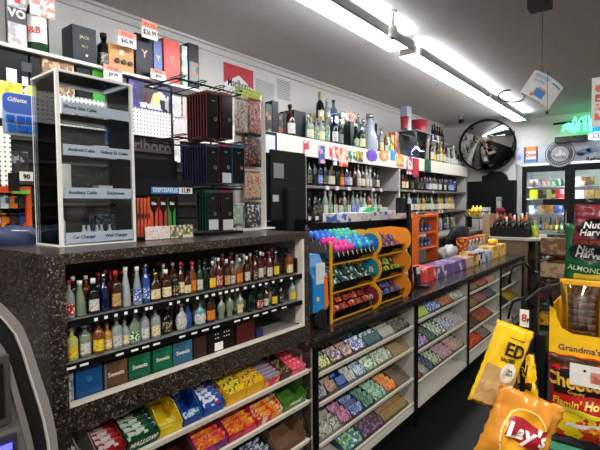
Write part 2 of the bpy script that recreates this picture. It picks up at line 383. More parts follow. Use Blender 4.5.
s2 = [(70, 'sq', .92, .0185, G('b8b060', .5), capW, lY), (84, 'sq', .95, .02, CLRG, capW, lW), (97, 'std', 1.0, .0185, AMB, capG, lY), (107, 'std', .8, .0155, GOLD, capG, lC), (115.5, 'sq', .96, .0185, CLR, capG, lW),
 (124.5, 'std', .8, .017, CLR, capS, lC), (134, 'flask', .98, .019, CLRG, capG, lG), (144.5, 'std', 1.0, .0185, CLR, capS, lW), (154.5, 'sq', 1.0, .0185, CLR, capG, lC), (167.5, 'round', 1.0, .018, BLK, capS, lK),
 (181, 'round', 1.05, .0195, FROST, capW, lW), (188, 'round', 1.08, .016, BLU, capS, None), (199.5, 'round', 1.05, .0225, TEAL, capS, lW), (211.5, 'flask', 1.05, .0205, BRN, capG, lO),
 (221, 'skull', 1.0, .0165, CLRG, capW, None), (230, 'skull', 1.02, .019, CLRG, capG, None), (239.5, 'skull', 1.02, .019, CLRG, capR, lC), (250.5, 'sq', .97, .0175, DKG, capK, None), (259, 'sq', .95, .0185, DKG, capK, lR), (266.5, 'std', .9, .015, BRN, capW, lW),
 (274.5, 'flask', .92, .0165, BLK, capK, lY), (281.5, 'std', .88, .015, BLK, capK, lK), (292, 'std', .98, .0185, CLR, capN, lY)]
row(s2, 1.066, C-.03, 'front row of lower bay shelf', .103, 'miniatures on the lower bay shelf')
def backrow(z, h0, x0, x1, xf, shelf, step, pal, group):
    x = PX(x0, 300, xf).y; y1 = PX(x1, 300, xf).y; i = 0
    while x < y1:
        i += 1; gl, cp, lb = random.choice(pal); k = random.choice(['std', 'sq', 'std', 'taper'])
        bottle('miniature_bottle', '%s miniature, %s from left, %s' % (desc(gl, cp, lb), nth(i), shelf), 'miniature bottle', group,
               (xf, x, z+.0008), k, round(h0*random.choice([.93, .97, 1.0]), 4), .0155, gl, cp, lb); x += step
pal1 = [(CLR, capW, lW), (BLK, capR, None), (BRN, capW, lC), (DKG, capK, lK), (RED, capR, None), (AMB, capW, lR), (BRN, capP, lW)]
pal2 = [(CLR, capS, lC), (CLRG, capG, lW), (GOLD, capG, lC), (CLRG, capW, lG), (BRN, capK, lC), (BLK, capS, None)]
backrow(1.186, .113, 73, 297, C-.085, 'second row of top bay shelf', .0385, pal1, 'miniatures behind on the top shelf')
backrow(1.066, .106, 73, 270, C-.085, 'second row of lower bay shelf', .040, pal2, 'miniatures behind on the lower shelf')
backrow(1.186, .114, 74, 292, C-.14, 'third row of top bay shelf', .05, pal1, 'miniatures at the back of the top shelf')
backrow(1.066, .107, 74, 255, C-.14, 'third row of lower bay shelf', .05, pal2, 'miniatures at the back of the lower shelf')

# boxed sets on the bay floor
def pbox(name, label, cat, lo, hi, mat, group=None, bevel=.0015, rot=None):
    c = Vector(((lo[0]+hi[0])/2, (lo[1]+hi[1])/2, lo[2])); d = Vector(hi)-Vector(lo)
    me = MB().box((-d.x/2, -d.y/2, .0008), (d.x/2, d.y/2, d.z)).mesh(name, mat, bevel)
    o = link(name, me, None, c); 
    if rot: o.rotation_euler = rot
    return tag(o, label, cat, group)
zb = .9482
def baybox(x0, x1, h, mat, label, txt=None, tc='d8cfa8', depth=.1, dy=0):
    a, b = PX(x0, 350, C-.02).y, PX(x1, 350, C-.02).y
    o = pbox('gift_box', label, 'box', (C-.02-depth, a+.0008, zb), (C-.02, b-.0008, zb+h), mat)
    if txt: text(txt, min(.02, (b-a)*.24), M(tc, .4), o, (depth/2+.0006, 0, h*.55), bold=.01)
    return o
baybox(65.5, 72.8, .085, PRT('b9c0c6', '7e868c', '4c5258', 60), 'small pale silver carton at the left end of the bay floor')
b = baybox(74.5, 101.8, .1, M('17497e', .25), 'large bright blue square gift box on the bay floor', None, depth=.03)
MB().box((.0152, -.05, .003), (.0165, -.0475, .098)).box((.0152, .0475, .003), (.0165, .05, .098)).box((.0152, -.05, .0955), (.0165, .05, .098)).box((.0152, -.05, .002), (.0165, .05, .0045)).obj('foil_border', M('7fa0c0', .3, .5), b)
MB().lathe([(.009, 0), (.009, .001)], 16, off=(0, 0, 0)).obj('crest', M('38648c', .3), b).matrix_local = Matrix.Translation((.0152, 0, .055)) @ FACE['+X'].to_4x4()
baybox(103.2, 127.3, .082, PRT('5a3f2c', '4c3424', '6a4c34', 40), 'brown cigarillo carton beside the blue gift box', 'Sweets', 'e8e0d0')
baybox(128.2, 150.5, .081, PRT('0e5a3c', '0c4c34', '1a6a48', 40), 'dark green cigarillo carton, left one of the green pair', 'Sweets', 'e8e0d0')
baybox(152.8, 172.2, .081, PRT('10603c', '0d5034', '1c7048', 40), 'green cigarillo carton between the green and the slate blue ones', 'Sweets', 'e8e0d0')
baybox(173, 192.6, .082, PRT('32607a', '2a566e', '3c6c86', 40), 'slate blue cigarillo carton right of the green pair', 'Sweets', 'e8e0d0')
baybox(194, 207, .08, PRT('3a241a', '2c1a14'), 'dark brown carton right of the slate blue one')
o = baybox(208, 235, .094, M('141212', .35), 'black carton with white dots and a white sticker on the bay floor')
for dx in (-.03, -.018, .012, .024, .036):
    for dz in (.07, .055):
        MB().box((.0505, dx-.002, dz), (.0512, dx+.002, dz+.004)).obj('white_dot', TAGW, o)
MB().box((.0505, -.035, .01), (.0512, .005, .04)).obj('sticker', TAGW, o)
baybox(237, 255, .088, PRT('4a1412', '3a0f0e', '5a1a16'), 'dark red tin box near the right end of the bay floor', depth=.12)
o = baybox(256.5, 263.5, .04, M('1c2450', .4), 'small navy blue packet lying near the right end of the bay floor', depth=.05)

# ------------------------------------------------------------------ low slanted candy shelving
TH = math.radians(17)
def shelf_frame(y0, y1, levels, idx, nm):
    if idx: t = thing('candy_shelving', nm, 'shelf', (C, y0, 0))
    else: t = link('candy_shelves', None, bpy.data.objects['display_counter'], (0, y0-Y0, 0))
    L = y1-y0
    white = M('cfc9be', .45); panel = M('b5b0a8', .6)
    MB().box((-.345, .012, .135), (-.335, L-.012, .829)).obj('back_panel', M('8a8682', .6), t)
    for y in (0.0, L-.012): MB().box((-.6, y, .135), (-.004, y+.012, .829)).obj('side_panel', panel, t)
    for z in levels:
        R = Matrix.Translation((0, 0, z)) @ Matrix.Rotation(TH, 4, 'Y')
        MB().box((-.31, .012, -.006), (0, L-.012, 0), R).obj('shelf_board', panel, t)
        MB().box((-.008, .012, -.016), (.002, L-.012, .004), R).obj('shelf_lip', M('ddd6c6', .4), t)
    MB().box((-.6, 0, .1), (0, L, .135)).obj('base_board', white, t)
    MB().box((-.56, 0, 0), (-.03, L, .1)).obj('kick_board', BLACK, t)
    return t
shelf_frame(Y0+.045, 1.655, (.73, .583, .40, .25), 0, 'near slanted candy shelving under the tall bottle counter')
SY = [1.66, 2.785, 3.84, 4.845, 5.80]
shelf_frame(SY[0], SY[1], (.683, .535, .33, .16), 1, 'slanted gum shelving below the wire candy rack')
shelf_frame(SY[1], SY[2], (.70, .49, .28), 2, 'slanted gum shelving with the pale blank base board, right of the black post')
shelf_frame(SY[2], SY[3], (.715, .565, .38, .2), 3, 'third slanted candy shelving along the aisle')
shelf_frame(SY[3], SY[4], (.735, .59, .40, .2), 4, 'farthest slanted candy shelving along the aisle')
for i, y in enumerate(SY):
    nm = ['between the tall counter and the gum shelving', 'right of the candy rack', 'after the second gum shelving', 'before the farthest shelving', 'at the far end of the shelving'][i]
    o = MB().box((0, -.014 if i < 2 else -.008, 0), (.014, .014 if i < 2 else .008, .8285)).obj('upright_post', BLACK); o.location = (C+.004, y, 0)
    tag(o, 'black upright post %s' % nm, 'post', 'black shelf uprights')
# low counter top
t = thing('low_countertop', 'long low black countertop edge running over the gum shelving', 'countertop', (C, 1.66, .83))
MB().box((-.7, -.02, 0), (.02, 4.16, .045)).obj('slab', PRT('2b2725', '1f1c1b', '3a3431', 90, .18), t, .004)
MB().box((.0205, -.02, .004), (.024, 4.16, .03)).obj('edge_strip', M('1c1a19', .3), t)

PACK = {}
def pack_mesh(w, th, h, mat):
    k = ('pk', round(w, 4), th, h, mat.name)
    if k not in PACK: PACK[k] = MB().box((0, -w/2, 0), (th, w/2, h)).mesh('pack', mat, min(th, h)*.12)
    return PACK[k]
def carton_mesh(w, d, hf, hb, mat):
    k = ('ct', round(w, 4), d, hf, hb, mat.name)
    if k in PACK: return PACK[k]
    t = .0022; m = MB()
    m.box((-d, -w/2, .0006), (0, w/2, t)); m.box((-t, -w/2, t), (0, w/2, hf)); m.box((-d, -w/2, t), (-d+t, w/2, hb))
    for s in (-1, 1):
        y = s*(w/2-t/2)
        m.prism([(-t, y-t/2, t), (-t, y-t/2, hf), (-d*.45, y-t/2, hb), (-d+t, y-t/2, hb), (-d+t, y-t/2, t)], (0, t, 0))
    PACK[k] = m.mesh('carton', mat); return PACK[k]
def on_shelf(zlip, y, dx, dz=.0005):
    """point dx behind the lip on a tilted shelf"""
    return Vector((C-dx*math.cos(TH)+dz*math.sin(TH), y, zlip+dx*math.sin(TH)+dz*math.cos(TH)))
def gum_tray(y0, y1, zlip, cmat, pmats, where, cname, n=5, d=.20, hf=.02, hb=.04, ph=.052, kind='gum', dx=.012, fill=True, lean=.95, cols=1):
    w = (y1-y0)-.004; yc = (y0+y1)/2
    if .71 < zlip < .76 and kind == 'gum' and d > .17: d = .14
    root = link(kind+'_carton', carton_mesh(w, d, hf, hb, cmat), None, on_shelf(zlip, yc, dx), (0, TH, 0))
    tag(root, '%s display carton, %s' % (cname, where), 'carton')
    if not fill: return root
    R = Matrix.Rotation(TH, 4, 'Y'); base = Matrix.Translation(root.location) @ R
    pw = (w-.006)/cols-.001; th = .011 if n > 4 else .016
    st = (d-.011-th-ph*math.sin(lean))/max(n-1, 1) if n > 1 else .02
    for i in range(n):
        for c in range(cols):
            me = pack_mesh(pw, th, ph, pmats[(i+c) % len(pmats)] if len(pmats) > 1 else pmats[0])
            o = link(kind+'_pack', me, None)
            y = -w/2+.003+(c+.5)*(w-.006)/cols
            o.matrix_world = base @ Matrix.Translation((-.004-th-i*st, y, .0032)) @ Matrix.Rotation(-lean, 4, 'Y')
            tag(o, '%s pack in the carton %s' % (kind, where), kind+' pack', 'packs in the carton '+where)
    return root
def yy(px, z): return PX(px, 0, C).y if z is None else None
def ypx(x, zlip):
    # Y on the shelf lip seen at image column x
    p = PX(x, 340, C); 
    for _ in range(2):
        pr = Rw.transposed() @ Vector((C, p.y, zlip-H)); ypix = 225+F*pr.y/pr.z; p = PX(x, ypix, C)
    return p.y
def trays(sec, lvl, zlip, items):
    for k, it in enumerate(items):
        x0, x1, cm, pm, nm = it[:5]; kw = it[5] if len(it) > 5 else {}
        a, b = ypx(x0, zlip), ypx(x1, zlip)
        gum_tray(a, b, zlip, cm, pm, '%s from left, %s shelf %s' % (nth(k+1), lvl, sec), nm, **kw)
def Q(*a, **k): return PRT(*a, scale=k.get('s', 70)*1.8, seed=k.get('seed', 0))
cardb = M('8a6a4a', .8); cardg = M('8f8a80', .7); cardd = M('3a2c24', .7)
gs = 'under candy rack'
trays(gs, 'top', .683, [
 (319.5, 334, M('5c6a2a', .5), [Q('b8c83a', '2a2e1a', 'e6e2c0'), Q('a4b82e', '20241a')], 'lime green'),
 (334, 346, M('3a2a20', .5), [Q('3a2018', '8a7a8a', 'e2d8da'), Q('4c2c20', 'c8a8a0')], 'brown'),
 (346, 356, M('4a3a36', .5), [Q('6a5a78', 'c88a58', 'd8d0c8'), Q('b07048', '5a4a6a')], 'mauve and tan'),
 (356, 369, M('5a4030', .5), [Q('2a5aa8', 'dfe6ef', '14306a'), Q('3a6ab4', 'e8ecf2')], 'blue and white'),
 (369, 384, M('0e4a50', .4), [M('0d5258', .4), Q('0e4c52', 'd8dcd8')], 'deep teal'),
 (384, 397, M('8f8c80', .5), [M('a8a698', .5), Q('9a988c', '78766c')], 'pale grey'),
 (397, 411, M('332c28', .5), [Q('2c2624', '7c746c', '1c1816')], 'dark grey')])
trays(gs, 'second', .535, [
 (319.5, 331, M('2c2c2a', .5), [Q('2a2c2a', '8a8c84', '4a4c46'), Q('1c1e1c', '989a90')], 'black and silver'),
 (331, 341, M('5c4030', .5), [Q('a85a28', '3a5a34', '2a1c18'), Q('8a4a22', '4a2a1a')], 'rust and green'),
 (341, 350, M('123c78', .4), [M('15468c', .4)], 'plain blue', dict(n=3, ph=.045)),
 (350, 359, M('6c6e6a', .5), [Q('8e908c', 'c2c4c0', '5a5e60')], 'silver grey'),
 (359, 369, M('55676c', .5), [Q('a8b8c4', '2c6a8c', 'e6eaea'), Q('98a8b4', '1e4c6c')], 'pale blue'),
 (369, 380, M('6a7a5c', .5), [Q('dfe4d8', '4c9a4c', '3a4a3a'), Q('c8d0c0', '3a7a3c')], 'white and green'),
 (380, 395, M('7c705c', .6), [Q('8c9484', 'd8dcc8', '4a6a4a')], 'olive and cream'),
 (395, 411, M('a08c6c', .7), [M('a8946c', .7)], 'empty tan', dict(fill=False, hb=.06))])
trays(gs, 'third', .33, [
 (320, 344, M('8a8478', .6), [Q('9c968a', '2a4a36', 'd8d4c8'), Q('a49e92', '1c3a28'), M('9a9488', .6)], 'wide grey'),
 (344, 355, M('3c3430', .5), [Q('b05a8a', '3a2c34', 'd890b4'), Q('2a2226', 'c86a9c')], 'pink and black'),
 (355, 367, M('1c2a5c', .5), [Q('2a4888', '8ca4d0', '16264c'), Q('22407c', '18243c')], 'navy blue'),
 (367, 377, M('14382a', .5), [Q('1c5438', '6ca088', '0f2c1e')], 'forest green'),
 (377, 389, M('5c8a70', .5), [Q('8cc4a4', '1c3a2c', 'b8dcc8')], 'mint green'),
 (389, 399, M('7a4a22', .6), [Q('d8702a', 'e8a83c', 'a83418', s=50)], 'orange candy'),
 (399, 411, M('7c6c5e', .7), [M('7c6c5e', .7)], 'empty brown', dict(fill=False, hb=.05))])
trays(gs, 'bottom', .16, [
 (348, 366, M('2a4a5a', .5), [Q('2a6a88', '7cb84c', 'e0e4d8', s=40)], 'blue and lime'),
 (366, 386, M('3a1830', .5), [Q('4a1838', '8a6a8c', '1c2c4c', s=45)], 'dark magenta'),
 (386, 410, M('5a4c38', .6), [Q('8a6a3c', '5c8a3c', 'b83c2c', s=45)], 'mixed candy')])
gs = 'above blank base board'
trays(gs, 'top', .70, [
 (417, 431, M('6a9a4a', .5), [Q('b8b83c', '7cb45c', 'd8b02c', s=50)], 'yellow and green'),
 (431, 443, M('1c3a7c', .5), [Q('2048a0', 'd8dee8', '12285c', s=60)], 'blue and white'),
 (443, 455, M('6a3a22', .5), [Q('8a4a2c', 'c88a4c', '3a1c14')], 'brown and orange'),
 (455, 465.5, M('7c7c74', .5), [Q('d0d0c8', '2c2c2c', '8a8a84')], 'white and black')])
trays(gs, 'middle', .49, [
 (417, 431, M('3c3c50', .5), [Q('3a5a9c', 'c87c8c', 'd0d4dc'), Q('2c4078', 'b86a7c')], 'blue and pink'),
 (431, 438, M('1c4030', .5), [Q('1c4a34', '2c2c2a', '7c9c88')], 'dark green'),
 (438, 448, M('2c5a3c', .5), [Q('d8dcd0', '1c4c34', '3a3a34')], 'white and dark green'),
 (448, 457, M('b4b4b8', .5), [Q('c8c8cc', '2a3468', '8a8c9c')], 'white and navy'),
 (457, 465.5, M('a8a4a0', .5), [Q('b4b0ac', '8a8680')], 'pale grey')])
trays(gs, 'bottom', .28, [
 (417, 424, M('5c1c1c', .5), [Q('b02824', '5a1614', 'c8a8a0')], 'red'),
 (424, 430, M('8a8880', .5), [Q('a4a298', '7c7a72')], 'pale grey'),
 (430, 436, M('16203c', .5), [Q('1a2440', '3a4868', '8a90a0')], 'navy'),
 (436, 444, M('3a4a34', .5), [Q('c0ccac', '2c4030', '6a8a5a')], 'white and green'),
 (444, 455, M('6a4a50', .5), [Q('c88a94', '4a5060', 'c8ccd0')], 'pink and grey'),
 (455, 465.5, M('3a5040', .5), [Q('c8908c', '3a6048', 'd8d4c8')], 'green and pink')])
gs = 'of third aisle shelving'
trays(gs, 'top', .715, [(471, 480, cardd, [Q('7a5228', '2c1c14', 'c08a3c')], 'brown'), (480, 489, cardd, [Q('8a3428', 'c0705c', '2c1818')], 'dark red'), (489, 497, cardg, [Q('a86a60', 'b8a49c', '5a2c28')], 'pink and grey')])
trays(gs, 'second', .565, [(471, 480, cardd, [Q('8a6a3c', '3a2418', 'c09858')], 'tan'), (480, 489, cardd, [Q('8a5060', '4a2c34', 'b88a94')], 'mauve'), (489, 497, cardd, [Q('2c3440', '6a7480', '181c24')], 'slate')])
trays(gs, 'third', .38, [(470, 481, cardd, [Q('5c2c1c', '2c4c24', '8a3c28')], 'dark mixed'), (481, 494, cardd, [Q('8a3020', 'b06a3c', '2c4424')], 'red and green')])
trays(gs, 'bottom', .2, [(470, 484, M('7a1c14', .5), [Q('b83820', 'd86a2c', '6a1410', s=40)], 'bright red'), (484, 492, cardd, [Q('5a4a3c', '8a8478')], 'grey brown')])
gs = 'of farthest aisle shelving'
trays(gs, 'top', .735, [(502, 507, cardd, [Q('2c2c24', '6a6a58')], 'dark'), (507, 512, cardd, [Q('4a3a2c', '2a1c14')], 'brown')])
trays(gs, 'second', .59, [(502, 508, cardd, [Q('3a1c18', '5a2c28')], 'maroon'), (508, 513, cardd, [Q('3a2c28', '1c1614')], 'dark brown')])
trays(gs, 'third', .40, [(502, 509, cardd, [Q('2c3034', '14181c')], 'charcoal'), (510, 518, M('a8881c', .5), [Q('c8a82c', '8a7c1c')], 'mustard yellow')])

# candy cartons below the tall counter
nb = 'near candy shelving'
def carton(x0, x1, zlip, cmat, where, cname, pm=None, n=6, d=.2, hf=.06, hb=.09, ph=.085, kind='candy', inner=None, dx=.012, lean=.35, letter=None, lc='e8e4da', cols=1):
    a, b = ypx(x0, zlip), ypx(x1, zlip); hf *= .68; hb *= .72; ph *= .66; d *= .78
    r = gum_tray(a, b, zlip, cmat, pm or [cmat], where, cname, n=n, d=d, hf=hf, hb=hb, ph=ph, kind=kind, dx=dx, fill=pm is not None, lean=lean, cols=cols)
    if letter: text(letter, min(hf*.5, (b-a)*1.25/len(letter)), M(lc, .4), r, (.0006, 0, hf*.5), shear=.3, bold=.02)
    return r
T1 = .73
carton(82, 99, T1, M('9a948e', .7), 'leftmost, top shelf under bottle counter', 'plain grey cardboard', hf=.07, hb=.11)
carton(100, 127, T1, PRT('9c1a22', '8a141c', 'b8262c', 30), 'second from left, top shelf under bottle counter', 'dark red', [Q('a01c24', 'd8c8c8', '7c1018', s=40)], n=6, letter='SKITTLES', hf=.065, ph=.08)
carton(128, 160, T1, PRT('0f4a2e', '0c3c26', '1c5c3c', 30), 'third from left, top shelf under bottle counter', 'dark green', [Q('144c30', 'c8d4c4', '0e3420', s=40)], n=6, letter='MALLOW', hf=.065, ph=.08)
carton(161, 184, T1, PRT('e6c81e', 'dcbc14', 'f0e080', 30), 'fourth from left, top shelf under bottle counter', 'bright yellow cut-out', [Q('d8c030', 'b0a040')], n=2, hf=.05, hb=.10, ph=.03, d=.18)
carton(185, 204, T1, PRT('16489c', '123c84', '3a6cb8', 30), 'fifth from left, top shelf under bottle counter', 'blue half-empty', [Q('c8dce8', '2c8a8c', '1c4c8c')], n=2, hf=.045, hb=.10, ph=.05)
carton(205, 226, T1, PRT('1a4ea8', '144090', '3a70c0', 30), 'sixth from left, top shelf under bottle counter', 'royal blue', [Q('2854a8', 'e0e4ec', 'a83a3c', s=40)], n=6, hf=.05, hb=.09, ph=.085)
GY = [Q('e8d42c', '2a2a14', 'f0ead0', s=70), Q('eed830', 'e0c020')]
carton(228, 247, T1, M('e8a81c', .4), 'seventh from left, top shelf under bottle counter', 'golden yellow', GY, n=8, hf=.075, hb=.085, ph=.085, kind='gum', lean=.2, cols=2)
carton(247, 265, T1, M('e8ac1e', .4), 'eighth from left, top shelf under bottle counter', 'golden yellow', [Q('e8bc2c', '6a4a1c', 'e8e0c0', s=70), M('e8b820', .4)], n=8, hf=.075, hb=.085, ph=.085, kind='gum', lean=.2, cols=2)
carton(265.5, 281, T1, Q('c83a5c', 'e8a02c', 'd86a8c', s=30), 'ninth from left, top shelf under bottle counter', 'pink with a lilac lid', [M('9a8ea0', .5)], n=7, hf=.06, hb=.07, ph=.07, lean=.05)
carton(282, 292, T1, M('4a342c', .6), 'tenth from left, top shelf under bottle counter', 'dark brown', [Q('3c2c24', 'c8a030', '6a8a3c')], n=3, hf=.05, hb=.07, ph=.06)
carton(293, 307, T1, Q('c8385c', 'e87a9c', 'd85c40', s=50), 'rightmost, top shelf under bottle counter', 'pink and red', [Q('d83c5c', 'f0909c', 'c84a2c', s=60)], n=5, hf=.045, hb=.05, ph=.055, lean=.7)
T2 = .583
SN = [Q('d8682c', 'e8a030', 'c8283c', s=45), Q('e0802c', 'c83058')]
carton(152, 197, T2, M('4a241c', .6), 'leftmost, second shelf under bottle counter', 'dark brown', hf=.06, hb=.10)
carton(199, 229, T2, PRT('8a2078', 'c02c70', '6a1c6c', 25), 'second from left, second shelf under bottle counter', 'purple and pink', SN, n=6, hf=.055, hb=.09, ph=.07)
carton(230, 258, T2, PRT('c0143c', 'a81030', 'd83050', 25), 'third from left, second shelf under bottle counter', 'crimson', [Q('d8782c', 'c8202c', 'e8b040', s=45), Q('c83a20', 'e09030')], n=6, hf=.05, hb=.09, ph=.07)
carton(259, 284, T2, PRT('d8d4ce', 'c82c2c', 'e08a2c', 25), 'fourth from left, second shelf under bottle counter', 'white and orange', [Q('e08c2c', 'c02c24', 'e0c8a0', s=45)], n=5, hf=.045, hb=.085, ph=.06)
carton(285, 307, T2, PRT('4a7c2c', '3c6c24', '5c8c38', 20), 'rightmost, second shelf under bottle counter', 'leaf green', hf=.075, hb=.085, letter='Natural', lc='d0dcc0')
T3 = .40
carton(243, 277, T3, M('2a2220', .6), 'leftmost, third shelf under bottle counter', 'dark', [Q('14204a', 'd8dce4', '0e1630', s=50), Q('1a2854', 'b8bcc8')], n=5, hf=.04, hb=.07, ph=.06)
carton(278, 307, T3, M('6a4c34', .8), 'rightmost, third shelf under bottle counter', 'plain brown cardboard', hf=.05, hb=.12)

# ------------------------------------------------------------------ on the tall counter
# acrylic accessory case
cx0, cx1, cy0, cy1 = -.185, 0, 0, .25
cs = thing('acrylic_case', 'tall clear acrylic showcase of phone cables and chargers at the counter corner', 'display case', (-1.445, .622, ZT))
ch = .545
EDGE = M('efece6', .3)
for n_, (a, b) in {'front_pane': ((-.003, 0, .0), (0, .25, ch)), 'back_pane': ((-.185, 0, 0), (-.182, .25, ch)), 'side_pane': ((-.182, 0, 0), (-.003, .003, ch)), 'side_pane_': ((-.182, .247, 0), (-.003, .25, ch)), 'top_pane': ((-.182, .003, ch-.003), (-.003, .247, ch))}.items():
    MB().box(a, b).obj(n_.rstrip('_'), ACR, cs)
fr = MB()
for (x, y) in ((0, 0), (0, .247)):
    fr.box((x-.008, y-.003, 0), (x+.004, y+.0065, ch+.001))
fr.box((-.187, -.002, ch-.002), (-.18, .25, ch+.004)).box((-.18, -.002, ch-.002), (.002, .004, ch+.004)).box((-.18, .245, ch-.002), (.002, .252, ch+.004)).box((-.004, .004, ch-.004), (.003, .246, ch+.004))
fr.box((-.186, -.001, 0), (-.1835, .001, ch)).box((-.186, -.002, 0), (.002, .252, .005))
fr.obj('edge_frame', EDGE, cs)
for z in (.15, .285, .415):
    MB().box((-.18, .004, z-.003), (-.006, .246, z)).obj('case_shelf', pane_mat('f6f8f8', .1), cs)
lblm = M('a9b6c4', .5)
for z, (a, b) in zip((.01, .152, .287, .418), (('Car Charger', 'Wall Charger'), ('Auxiliary Cable', 'Earphones'), ('Android Cable', 'Galaxy S5 Cable'), ('iPhone 5&6 Cable', ''))):
    MB().box((.0032, .012, z), (.0045, .24, z+.034)).obj('name_strip', lblm, cs)
    text(a, .0145, INK, cs, (.005, .07, z+.018), bold=.01)
    if b: text(b, .0145, INK, cs, (.005, .18, z+.018), bold=.01)
def inner(name, label, cat, x, y, z, dx, dy, dz, mat, group=None):
    return pbox(name, label, cat, (-1.445+x-dx/2, .622+y-dy/2, ZT+z), (-1.445+x+dx/2, .622+y+dy/2, ZT+z+dz), mat, group)
inner('phone_box', 'upright white phone accessory box on the case shelf marked Auxiliary Cable', 'box', -.05, .03, .152, .03, .045, .11, M('e8e6e2', .4))
for i, (y, z) in enumerate(((.17, .152), (.16, .287), (.2, .287))):
    inner('cable_box', ['low white cable box behind the Earphones strip', 'low white cable box behind the Galaxy cable strip', 'flat cream cable box at the right of the Galaxy shelf'][i], 'box', -.06-.04*(i == 2), y+.01*(i == 2), z, .04, .05, .045, M('e2e0dc', .4))
inner('charger_box', 'dark boxed charger on the lowest case shelf, right half', 'box', -.11, .19, .006, .05, .07, .09, Q('26242a', '5a6a8a', '141416'))
inner('cable_pack', 'black boxed cables at the back of the Auxiliary shelf', 'box', -.13, .15, .152, .05, .13, .09, Q('1a1a1c', '2c2c30', '4a4a50'))
inner('cable_pack', 'black boxed cables at the back of the Android shelf', 'box', -.13, .12, .287, .05, .16, .08, Q('161618', '26262a', '3a3c44'))
inner('cable_pack', 'silver bagged cables on the topmost case shelf', 'box', -.10, .14, .418, .08, .12, .05, Q('a8a6a0', 'd0cec8', '6a6a68'))
for i in range(5):
    bottle('charger_plug', 'small white plug-in charger, %s from the left at the case bottom' % nth(i+1), 'charger', 'white chargers in the showcase',
           (-1.445-.03-.012*(i % 2), .622+.085+.022*i, ZT+.006), 'taper', .062, .011, M('e6e4e0', .4), None, None)
t = thing('plastic_tub', 'clear tub with a red square and blue lettering in the left of the showcase', 'tub', (-1.445-.095, .622+.03, ZT+.006))
MB().lathe([(.02, 0), (.024, .01), (.024, .07), (.016, .085), (.014, .09)], 16).obj('tub_body', M('dfe3e6', .3, 0, .3), t)
MB().lathe([(.0245, .03), (.0245, .05)], 8, a0=-1.9, a1=-.7, caps=False).obj('red_square', M('e8342c', .5), t)
text('TurboGel', .013, M('1c3c9c', .5), t, (0, -.0255, .016), '-Y', bold=.02)
# grey rolled film lump in the case
def blob(name, label, cat, loc, sx, sy, sz, mat, seed=1, amp=.18, group=None, nu=14, nv=9):
    rnd = random.Random(seed); ph = [rnd.uniform(0, 6) for _ in range(6)]
    def f(u, v):
        a = 2*PI*u; b = PI*v
        k = 1+amp*(math.sin(3*a+ph[0])*math.sin(2*b+ph[1])+.6*math.sin(5*a+ph[2])*math.sin(3*b+ph[3]))*math.sin(b)
        return (sx*k*math.sin(b)*math.cos(a), sy*k*math.sin(b)*math.sin(a), max(0, sz/2-sz/2*math.cos(b)*k))
    o = MB().grid(f, nu, nv).obj(name, mat, weld=True); o.location = loc
    return tag(o, label, cat, group)
# navy folded bag at the left edge
t = thing('folded_bag', 'navy blue folded bag lying on the counter at the left edge', 'bag', (-1.74, .60, ZT))
def fb(u, v):
    a = 2*PI*u
    return (.1*math.cos(a)*(1-.25*v**3), .09*math.sin(a)*(1-.25*v**3)-.02*v, .055*v*(1+.12*math.sin(3*a)))
m_ = MB().grid(fb, 24, 5); m_.v.append(Vector((0, -.02, .05))); ci = len(m_.v)-1
for i in range(24): m_.f.append((5*25+i, 5*25+i+1, ci)); m_.sm.append(True)
m_.obj('cloth', M('16214a', .6, bump=.3, scale=40), t, weld=True)
MB().tube([(.09, .03, .02), (.11, .0, .045), (.1, -.05, .05)], .003).obj('zip_pull', METAL, t)

# vape stand with hanging tubes
bx = -1.46
a0, a1 = PX(134, 240, bx).y, PX(194, 240, bx).y
t = thing('vape_display', 'black countertop e-cigarette stand with a blue price header', 'display stand', (bx, a0, ZT)); W = a1-a0
MB().box((-.12, 0, 0), (.0, W, .012)).obj('stand_base', BLACK, t)
MB().box((-.12, 0, .012), (-.10, W, .31)).obj('stand_back', BLACK, t)
MB().box((-.10, 0, .16), (-.095+.09, W*.0+.004, .2)).obj('stand_side', BLACK, t)
MB().box((-.012, 0, .165), (.0, W, .225)).obj('header', M('101014', .4), t)
MB().box((.0005, W*.28, .172), (.002, W*.74, .196)).obj('price_strip', M('3c8cd8', .4), t)
MB().box((.0005, W*.74, .172), (.002, W*.98, .196)).obj('price_card', M('ececec', .4), t)
text('DISPOSABLES', .023, M('e6eef6', .4), t, (.003, W*.51, .184), bold=.02, sx=.8)
text('11.99', .024, INK, t, (.003, W*.86, .184), bold=.03, sx=.8)
MB().box((.0005, W*.55, .0), (.004, W*.98, .05)).obj('front_card', Q('d8d4cc', '5a6a4a', 'a89038', s=50), t)
cols = [('d0502c', 'orange'), ('c8402c', 'red'), ('d86a34', 'light orange'), ('b83a34', 'brick red'), ('2f8a3c', 'green')]
for i in range(3):
    yv = a0+W*(.33+i*.15)
    o = pbox('vape_pack', 'slim %s and black vape pack, %s from the left under the blue header' % (['orange', 'red', 'green'][i], nth(i+1)), 'vape pack', (bx-.03, yv-.0165, ZT+.0125), (bx-.005, yv+.0165, ZT+.16), M(['d0502c', 'b83a34', '2f8a3c'][i], .35), 'vape packs under the blue header')
    MB().prism([(.0127, -.0165, .147), (.0127, .0165, .147), (.0127, .0165, .11), (.0127, .004, .085), (.0127, .003, .03), (.0127, -.003, .03), (.0127, -.004, .085), (.0127, -.0165, .11)], (.0006, 0, 0)).obj('black_tab', BLACK, o)
    text('blu', .016, TAGW, o, (.0136, 0, .122), bold=.03)
for i in range(5):
    yv = a0+W*(.02+i*.055)
    pbox('vape_pack', 'narrow orange vape pack, %s from the left beside the showcase' % nth(i+1), 'vape pack', (bx-.04, yv, ZT+.0125), (bx-.008, yv+.0095, ZT+.155), Q('c8502c', 'd8643a', '3a1c18', s=40), 'orange vape packs beside the showcase')
